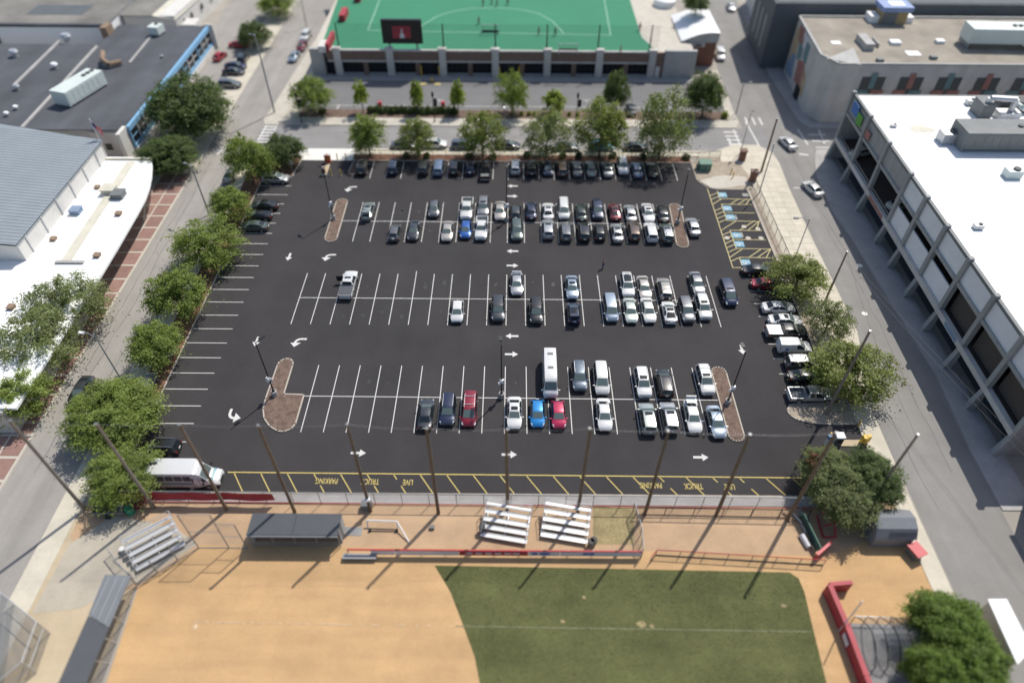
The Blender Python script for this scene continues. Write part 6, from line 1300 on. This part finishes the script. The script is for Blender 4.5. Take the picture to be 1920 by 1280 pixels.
# shuttle bus
def make_bus(loc, rz):
    t = thing('shuttle_bus', (loc[0], loc[1], .014), 'white shuttle bus with green stripes parked on the yellow truck lane', 'bus'); t.rotation_euler = (0,0,rz); OFF[t] = (0,0,0)
    st = [(-3.9,2.6,.98,1.5,1.12,.5),(-3.85,2.88,1.02,1.6,1.2,.45),(-3.6,2.98,1.05,1.65,1.22,.42),(1.2,2.98,1.05,1.65,1.22,.42),(1.75,2.86,.98,1.6,1.2,.42),(2.1,2.45,.86,1.5,1.08,.42),(2.75,1.5,.84,1.25,1.02,.42),(3.3,1.32,.80,1.12,1.0,.44),(3.75,1.12,.70,.95,.95,.46),(3.9,.8,.56,.68,.85,.5)]
    o = link('body', body_mesh('bus', st), t)
    patch(MB(), st, lin(2.14,2.72,3), [-1.85,-1,0,1,1.85], (1,)).make('windshield', 'glass_sky_tint', t)
    for i in range(5):
        for sd in (1, -1): patch(MB(), st, [-3.6+i*.98,-2.72+i*.98], [2.3,2.6,2.92], (sd,), .014).make('side_window', 'glass_pane', t)
    for x in (1.35,):
        for sd in (1, -1): patch(MB(), st, [x-.1,x+.62], [2.5,3.2,4.6], (sd,), .014).make('door', 'glass_dark', t)
    for sd in (1, -1):
        patch(MB(), st, [2.2,2.6], [2.3,2.85], (sd,)).make('cab_window', 'glass_dark', t)
        patch(MB(), st, [-3.8,-1.5,1.2], [3.35,3.75], (sd,), .015).make('green_stripe', 'teal_stripe', t); patch(MB(), st, [-3.8,-1.5,1.2], [3.9,4.15], (sd,), .015).make('blue_stripe', 'blue_stripe', t)
        patch(MB(), st, lin(3.6,3.78,2), [2.3,2.7,3.1], (sd,), .014).make('headlight', 'lamp_clear', t)
        MB().obox((2.5,sd*1.35,1.55),(.12,.3,.35)).make('door_mirror', 'plastic_black', t)
        for x in (-2.3, 2.75):
            w = MB().cyl((x,sd*1.0-.12,.4),(x,sd*1.0+.12,.4),.4,.4,18).make('wheel', 'tyre', t, 40); MB().cyl((x,sd*1.0-.13,.4),(x,sd*1.0+.13,.4),.24,.24,12).make('rim', 'rim_silver', w)
    patch(MB(), st, [3.0,3.12], [-2.9,-2,-1,0,1,2,2.9], (1,), .015).make('green_stripe', 'teal_stripe', t); patch(MB(), st, [3.16,3.26], [-2.9,-2,-1,0,1,2,2.9], (1,), .015).make('blue_stripe', 'blue_stripe', t)
    for x in (-3.35, -2.95): MB().cyl((x,.3,2.97),(x,.3,3.06),.17,.17,12).make('roof_vent', 'plastic_black', t)
    MB().box(3.82,-.5,.55,3.93,.5,.85).make('grille', 'plastic_black', t); MB().box(.7,-1.5,.42,1.1,-1.1,.5).make('step', 'steel_grey', t)
make_bus((-36.6,43.1), 0.0)
# ------------------------------------------------------------------ people
def skinned(me, rad):
    bm = bmesh.new(); bm.from_mesh(me); ly = bm.verts.layers.skin.verify(); bm.verts.ensure_lookup_table()
    for i, r_ in enumerate(rad): bm.verts[i][ly].radius = (r_, r_)
    bm.verts[0][ly].use_root = True; bm.to_mesh(me); bm.free()
def person(loc, rz, label, shirt, legs_m, h=1.75, stride=.28, hair='hair_dark', group=None):
    t = thing('person', (loc[0], loc[1], loc[2]), label, 'person', group); t.rotation_euler = (0,0,rz); OFF[t] = (0,0,0); t.scale = (h/1.75,)*3
    V = [(0,0,.95),(0,0,1.12),(0,0,1.36),(0,0,1.50),(0,.02,1.60),(0,.03,1.70),(.18,0,1.42),(.25,.12,1.15),(.24,.26,.95),(-.18,0,1.42),(-.25,-.1,1.15),(-.24,-.12,.9),(.10,0,.90),(.10,stride*.6,.5),(.10,stride,.09),(.10,stride+.14,.04),(-.10,0,.90),(-.10,-stride*.2,.5),(-.10,-stride,.12),(-.10,-stride+.12,.04)]
    Ed = [(0,1),(1,2),(2,3),(3,4),(4,5),(2,6),(6,7),(7,8),(2,9),(9,10),(10,11),(0,12),(12,13),(13,14),(14,15),(0,16),(16,17),(17,18),(18,19)]
    rad = [.15,.13,.16,.06,.095,.09,.065,.05,.035,.065,.05,.035,.10,.07,.05,.045,.10,.07,.05,.045]
    me = bpy.data.meshes.new('body'); me.from_pydata(V, Ed, []); skinned(me, rad)
    me.materials.append(MATS['skin'])
    o = link('body', me, t); o.modifiers.new('skin', 'SKIN'); s = o.modifiers.new('sub', 'SUBSURF'); s.levels = 1; s.render_levels = 1
    def cloth(nm, idx, m, grow):
        mp = {v: i for i, v in enumerate(idx)}
        me2 = bpy.data.meshes.new(nm); me2.from_pydata([V[i] for i in idx], [(mp[a], mp[b]) for a, b in Ed if a in mp and b in mp], []); skinned(me2, [rad[v]*grow for v in idx])
        me2.materials.append(MATS[m])
        o2 = link(nm, me2, t); o2.modifiers.new('skin', 'SKIN'); s2 = o2.modifiers.new('sub', 'SUBSURF'); s2.levels = 1; s2.render_levels = 1
    cloth('shirt', [1,2,6,7,9,10], shirt, 1.14); cloth('trousers', [0,12,13,14,16,17,18], legs_m, 1.14)
    MB().cyl((0,-.01,1.68),(0,0,1.80),.115,.07,10).make('hair', hair, t, 60)
    for x, y in ((.10, stride+.06), (-.10, -stride+.05)): MB().obox((x,y+.03,.045),(.1,.27,.08)).make('shoe', 'cloth_black', t)
q = (13.88, 81.48); person((q[0],q[1],.014), R(195), 'person in light pink top and jeans walking across the empty lane', 'cloth_pink', 'cloth_denim')
GP = 'players on the green pitch'
for p, sh, lg, lab in (((-8.02, 162.27),'cloth_maroon','cloth_maroon','player in dark red standing near the dark goal'),((5.59, 156.44),'cloth_pink','cloth_maroon','player in pink on pitch line inside the arc end'),((9.28, 156.22),'cloth_maroon','cloth_black','player in dark red at the very end of the arc'),((22.86, 146.85),'cloth_pink','cloth_pink','player in pink at right front corner of pitch'),((-7.42, 173.43),'cloth_maroon','cloth_black','player in dark red at top of arc, first of group'),((-5.39, 174.85),'cloth_maroon','cloth_maroon','player in dark red at top of arc, second of group'),((-4.07, 173.49),'cloth_pink','cloth_maroon','player in pink at top of arc, third of group'),((-1.50, 174.24),'cloth_black','cloth_maroon','player in black top standing apart at top of arc'),((28.53, 159.27),'cloth_maroon','cloth_black','person in dark red standing outside pitch edge')):
    person((p[0],p[1],ZT+.02), rnd.uniform(0,6), lab, sh, lg, 1.8, .2, group=GP)
# ------------------------------------------------------------------ trees
def crown_mesh(seed, m, nclump, per, leaf, spike=0.0, core=.35, csize=(.10, .19), feather=1.7):
    """unit crown: leaf sprays pointing outwards, spread through an uneven ellipsoid, with gaps between them"""
    g = np.random.default_rng(seed)
    la = 6.283*np.arange(9)/9 + g.uniform(-.4,.4,9); lr = g.uniform(.70,1.10,9)
    a = g.uniform(0,6.283,nclump); el = np.arcsin(g.uniform(-.7,1.0,nclump))
    w = np.maximum(0, np.cos(a[:,None]-la[None]))**5; lim = (w*lr).sum(1)/np.maximum(1e-6, w.sum(1))
    rr = np.where(g.random(nclump) < .8, g.uniform(core,1.0,nclump)**.5, g.uniform(.1,.7,nclump))
    q = lim*rr*g.uniform(.9,1.04,nclump); sh = 1 - spike*np.maximum(0, np.sin(el))
    c = np.stack([np.cos(a)*np.cos(el)*q*sh, np.sin(a)*np.cos(el)*q*sh, np.sin(el)*q], 1)
    cr = g.uniform(*csize, nclump); ct = g.uniform(0,1,nclump)
    N = nclump*per; k = np.repeat(np.arange(nclump), per)
    rad = c/np.maximum(1e-6, np.linalg.norm(c, axis=1))[:,None]; rad[:,2] = rad[:,2]*.5 - .05
    o = g.normal(0,.5,(N,3))*np.array([1,1,.7]); o = (o + rad[k]*(o*rad[k]).sum(1)[:,None]*(feather-1))*cr[k][:,None]
    o[:,2] -= .35*(o[:,0]**2+o[:,1]**2)/cr[k]
    p = c[k] + o
    n = g.normal(0,.55,(N,3)) + p*np.array([.45,.45,.3]) + np.array([0,0,.65]); n /= np.linalg.norm(n,axis=1)[:,None]
    t = np.cross(n, g.normal(0,1,(N,3))); t /= np.maximum(1e-6, np.linalg.norm(t,axis=1))[:,None]; b = np.cross(n, t)
    s_ = (leaf*g.uniform(.6,1.35,N))[:,None]
    vs = np.stack([p-t*s_, p+b*s_*.55+n*s_*.15, p+t*s_, p-b*s_*.55+n*s_*.15], 1).reshape(-1,3).astype(np.float32)
    me = bpy.data.meshes.new('crown'); me.vertices.add(4*N); me.vertices.foreach_set('co', vs.ravel()); me.loops.add(4*N); me.loops.foreach_set('vertex_index', np.arange(4*N, dtype=np.int32))
    me.polygons.add(N); me.polygons.foreach_set('loop_start', np.arange(0,4*N,4, dtype=np.int32)); me.update(calc_edges=True)
    at = me.attributes.new('tint', 'FLOAT', 'FACE'); at.data.foreach_set('value', np.clip(ct[k]*.55+g.uniform(0,.5,N), 0, 1).astype(np.float32))
    me.materials.append(MATS[m]); return me
CR = {}
def crown(kind, v):
    key = (kind, v)
    if key not in CR:
        sd = abs(hash_(kind))*7 + v*13 + 5
        CR[key] = {'mid': lambda: crown_mesh(sd,'leaf_mid',185,76,.034,core=.4,feather=1.9), 'dark': lambda: crown_mesh(sd,'leaf_dark',240,80,.032), 'bright': lambda: crown_mesh(sd,'leaf_bright',120,60,.055,spike=.3,core=.1),
                   'olive': lambda: crown_mesh(sd,'leaf_olive',165,66,.034,core=.45,feather=2.0), 'dusty': lambda: crown_mesh(sd,'leaf_dusty',145,64,.033,core=.4,feather=2.0), 'round': lambda: crown_mesh(sd,'leaf_round',300,90,.03,feather=1.1), 'big': lambda: crown_mesh(sd,'leaf_mid',380,95,.025,csize=(.08,.15)), 'bigdusty': lambda: crown_mesh(sd,'leaf_dusty',360,90,.026,csize=(.08,.15),core=.5), 'bigdark': lambda: crown_mesh(sd,'leaf_dark',380,90,.026,csize=(.08,.15)), 'reddish': lambda: crown_mesh(sd,'leaf_red',30,40,.09), 'bush': lambda: crown_mesh(sd,'leaf_dark',60,50,.08)}[kind]()
    return CR[key]
def hash_(s): return sum(ord(c)*(i+1) for i, c in enumerate(s)) % 97
TREE_NO = [0]
def tree(args, kind, label, v=0, group=None, name='shade_tree', z0=.08, trunk=True):
    x, y, zc, rx, rz = args; TREE_NO[0] += 1; r = random.Random(TREE_NO[0]*31)
    t = thing(name, (x, y, z0), label, 'tree', group); OFF[t] = (0,0,0)
    c = link('crown', crown(kind, v), t, (0,0,zc)); c.scale = (rx*1.1, rx*1.1, rz*1.06); c.rotation_euler = (0,0,r.uniform(0,6.28))
    if trunk:
        b = MB(); tr = .07 + .035*rx; zb = max(.8, zc - rz*.7); b.cyl((0,0,0),(r.uniform(-.1,.1),r.uniform(-.1,.1),zb),tr,tr*.75,8).cyl((0,0,zb-.05),(0,0,zc+rz*.5),tr*.75,tr*.2,7)
        for k in range(7):
            a = 6.283*k/7 + r.uniform(-.3,.3); zz = zb + (zc-zb)*r.uniform(0,.9); l = rx*r.uniform(.55,.85); m1 = (math.cos(a)*l*.5, math.sin(a)*l*.5, zz+l*.35); m2 = (math.cos(a)*l, math.sin(a)*l, zz+l*.5+rz*.1)
            b.cyl((0,0,zz),m1,tr*.42,tr*.26,5).cyl(m1,m2,tr*.26,tr*.08,5)
        b.make('trunk', 'bark', t)
    return t
GW, GN, GS = 'street trees along the west edge', 'trees of the planting strip', 'trees along the far edge of the car park'
tree((-45.68, 104.39, 4.80, 4.02, 4.40), 'mid', 'tall green tree beside the shaded white SUV corner', 0, GW); tree((-41.13, 110.11, 3.10, 3.92, 2.70), 'dark', 'dark bushy tree at the northwest bed corner', 0, GW)
tree((-45.71, 93.14, 3.15, 3.45, 2.75), 'mid', 'green tree beside the black sedans at west edge', 1, GW); tree((-46.22, 82.44, 3.50, 4.61, 3.10), 'mid', 'green tree beside the first empty west stalls', 2, GW)
tree((-46.19, 70.79, 4.00, 4.16, 3.38), 'mid', 'green tree midway along the west edge bed', 0, GW); tree((-46.19, 61.47, 3.25, 3.55, 2.85), 'mid', 'green tree above the bare red mulch gap', 1, GW)
tree((-46.59, 50.02, 3.45, 5.67, 3.05), 'big', 'largest green tree of west edge above the shuttle bus', 0, GW); tree((-42.82, 42.10, 3.10, 3.63, 2.18), 'mid', 'rounded green tree at tail of the shuttle bus', 2, GW)
tree((-26.44, 113.19, 4.60, 3.42, 3.85), 'mid', 'first tree of far edge beside the small shaded island', 0, GS); tree((-17.36, 113.20, 4.35, 3.38, 3.75), 'olive', 'second tree of far edge before the white SUV', 0, GS)
tree((-5.57, 113.24, 4.85, 4.04, 4.45), 'olive', 'third tree of far edge left of grey lamp pole', 1, GS); tree((6.17, 113.23, 4.95, 4.43, 4.43), 'dusty', 'sparse fourth tree of far edge above dark blue hatchback', 0, GS)
tree((15.95, 113.19, 6.25, 4.87, 5.65), 'olive', 'bright olive fifth tree of far edge above grey sedans', 0, GS); tree((27.03, 113.21, 7.10, 4.99, 6.70), 'dusty', 'largest dusty green tree at east end of far edge', 1, GS)
tree((-40.07, 129.54, 3.90, 4.12, 3.50), 'mid', 'round green tree at the northwest pavement corner', 1, GN); tree((38.00, 129.32, 4.95, 3.94, 4.55), 'dark', 'dense dark tree at the northeast pavement corner', 1, GN)
tree((-30.33, 129.84, 4.05, 1.53, 3.31), 'bright', 'narrow yellow green tree nearest the round corner tree', 0, GN); tree((-19.23, 129.79, 4.05, 1.53, 3.32), 'bright', 'narrow yellow green tree in middle of the low hedge', 1, GN); tree((-11.09, 129.82, 4.10, 1.64, 3.43), 'bright', 'narrow yellow green tree at east end of low hedge', 2, GN)
tree((-0.26, 129.35, 4.80, 3.05, 4.24), 'mid', 'oval green tree by the second garage opening', 2, GN); tree((8.02, 129.32, 3.05, 2.54, 2.65), 'bright', 'yellow green tree behind the sparse fourth tree', 1, GN); tree((19.98, 129.55, 5.30, 2.73, 4.16), 'dark', 'dark conical tree behind the bright olive tree', 0, GN)
GE = 'trees on the east pavement'
tree((41.55, 76.24, 3.10, 4.51, 2.70), 'olive', 'olive tree overhanging the black and wine red sedans', 0, GE); tree((43.17, 67.29, 3.10, 2.93, 2.70), 'dusty', 'thin dusty tree behind the white cargo van', 0, GE); tree((42.61, 57.52, 3.70, 4.93, 3.30), 'olive', 'big spreading tree over the silver pickup and exit', 1, GE)
GC = 'trees of the southeast corner clump'
tree((35.45, 42.33, 3.10, 3.58, 2.70), 'bigdusty', 'dusty green tree at west side of the corner clump', 0, GC); tree((39.46, 41.89, 3.10, 3.51, 2.70), 'bigdark', 'dense dark tree over the grey shed', 1, GC); tree((35.83, 39.68, 3.10, 3.58, 2.15), 'bigdusty', 'lighter lower tree in front of the corner clump', 1, GC)
q = (33.26, 43.18); tree((q[0], q[1], 4.6, .9, .8), 'reddish', 'small rusty leaved branch cluster in the corner clump', 0, GC, 'red_leaved_shrub')
tree((41.06, 26.10, 3.10, 3.49, 2.70), 'round', 'round bright tree left part of lower right corner', 0, 'trees at the lower right corner'); tree((41.60, 23.10, 3.10, 3.45, 2.70), 'round', 'bright green tree beside the long white shed', 1, 'trees at the lower right corner')
tree((38.15, 21.70, 3.10, 2.73, 2.70), 'round', 'low bright tree at bottom edge by batting cage', 2, 'trees at the lower right corner')
GL = 'trees on the brick pavement'
tree((-60.22, 68.30, 4.05, 4.77, 3.65), 'dusty', 'pale green tree on brick pavement nearest the glazed wall', 0, GL); tree((-60.19, 60.78, 4.60, 4.75, 3.66), 'dusty', 'pale green tree in middle of the brick pavement', 1, GL); tree((-59.85, 52.88, 3.10, 3.80, 2.70), 'mid', 'green tree on brick pavement cut by the photo edge', 1, GL)
tree((-61.01, 120.27, 5.85, 7.66, 5.45), 'bigdark', 'large dark tree in front of the blue framed building', 0, GL); tree((-60.98, 107.85, 3.30, 4.90, 2.90), 'bigdark', 'dark tree beside the white curved canopy roof', 1, GL)
tree((-60.51, 161.06, 3.10, 3.94, 2.70), 'dark', 'dark tree standing among the yard cars', 0, GL); tree((-59.69, 180.32, 3.10, 4.68, 2.70), 'mid', 'tree at top edge beside the west street', 1, GL)
tree((41.43, 163.32, 9.95, 3.02, 2.05), 'dark', 'dark tree at top edge beside the white tank', 1, GL)
# hedges and shrubs
hg = random.Random(5)
def shrub(x, y, r, label, grp, kind='bush', v=0, h=None):
    t = thing('shrub', (x, y, .1), label, 'shrub', grp); OFF[t] = (0,0,0)
    c = link('foliage', crown(kind, v), t, (0,0,(h or r)*.75)); c.scale = (r, r, h or r); c.rotation_euler = (0,0,hg.uniform(0,6)); MB().cyl((0,0,0),(0,0,(h or r)*.7),.05,None,5).make('stem', 'bark', t)
n = 0
xa, xb = (-29.17, 129.83)[0], (-11.26, 130.11)[0]
hd = thing('low_hedge', (xa, 130.0, .1), 'long low dark hedge between the narrow yellow green trees', 'hedge'); OFF[hd] = (0,0,0)
while n < 14:
    c = link('hedge_bush', crown('bush', n % 2), hd, ((xb-xa)*(n+.5)/14, hg.uniform(-.2,.2), .6)); c.scale = (1.1, 1.0, 1.15); c.rotation_euler = (0,0,hg.uniform(0,6)); n += 1
for k, x in enumerate((985, 1001, 1013, 1048, 1066, 1090, 1108)):
    p = (-1.0 + (x-955)*.0915, 129.4); shrub(p[0], p[1], .55, ('round yellow green shrub nearest the oval tree', 'round shrub second from the oval tree in planting strip', 'round shrub just left of the pale tree in planting strip', 'round shrub just right of the yellow green tree', 'round shrub before the lantern post in planting strip', 'round shrub beyond the lantern post in planting strip', 'round shrub half behind the bright olive tree')[k], 'small shrubs in the planting strip', 'bright', k % 3)
shrub(*(42.56, 128.94), .9, 'bright shrub at foot of dense dark corner tree', 'corner shrubs', 'bright', 0)
shrub(*(-38.53, 129.69), .8, 'dark shrub at foot of the round corner tree', 'corner shrubs', 'bush', 0)
for k, (p, lab) in enumerate((((-19.72, 113.01),'sparse dark shrub under the second far tree'),((2.62, 113.51),'sparse dark shrub left of the sparse fourth tree'),((9.26, 113.42),'sparse dark shrub right of the sparse fourth tree'),((12.23, 113.46),'sparse dark shrub left of the bright fifth tree'),((18.48, 113.55),'sparse dark shrub right of the bright fifth tree'),((24.10, 113.25),'sparse dark shrub left of the largest dusty tree'),((32.00, 113.17),'sparse dark shrub right of the largest dusty tree'),((-8.06, 112.99),'sparse dark shrub left of third far tree'),((-3.61, 112.86),'sparse dark shrub right of third far tree'),((-15.95, 112.88),'sparse dark shrub right of second far tree'))):
    shrub(p[0], p[1], .8, lab, 'shrubs under the far trees', 'bush', k % 2, .7)
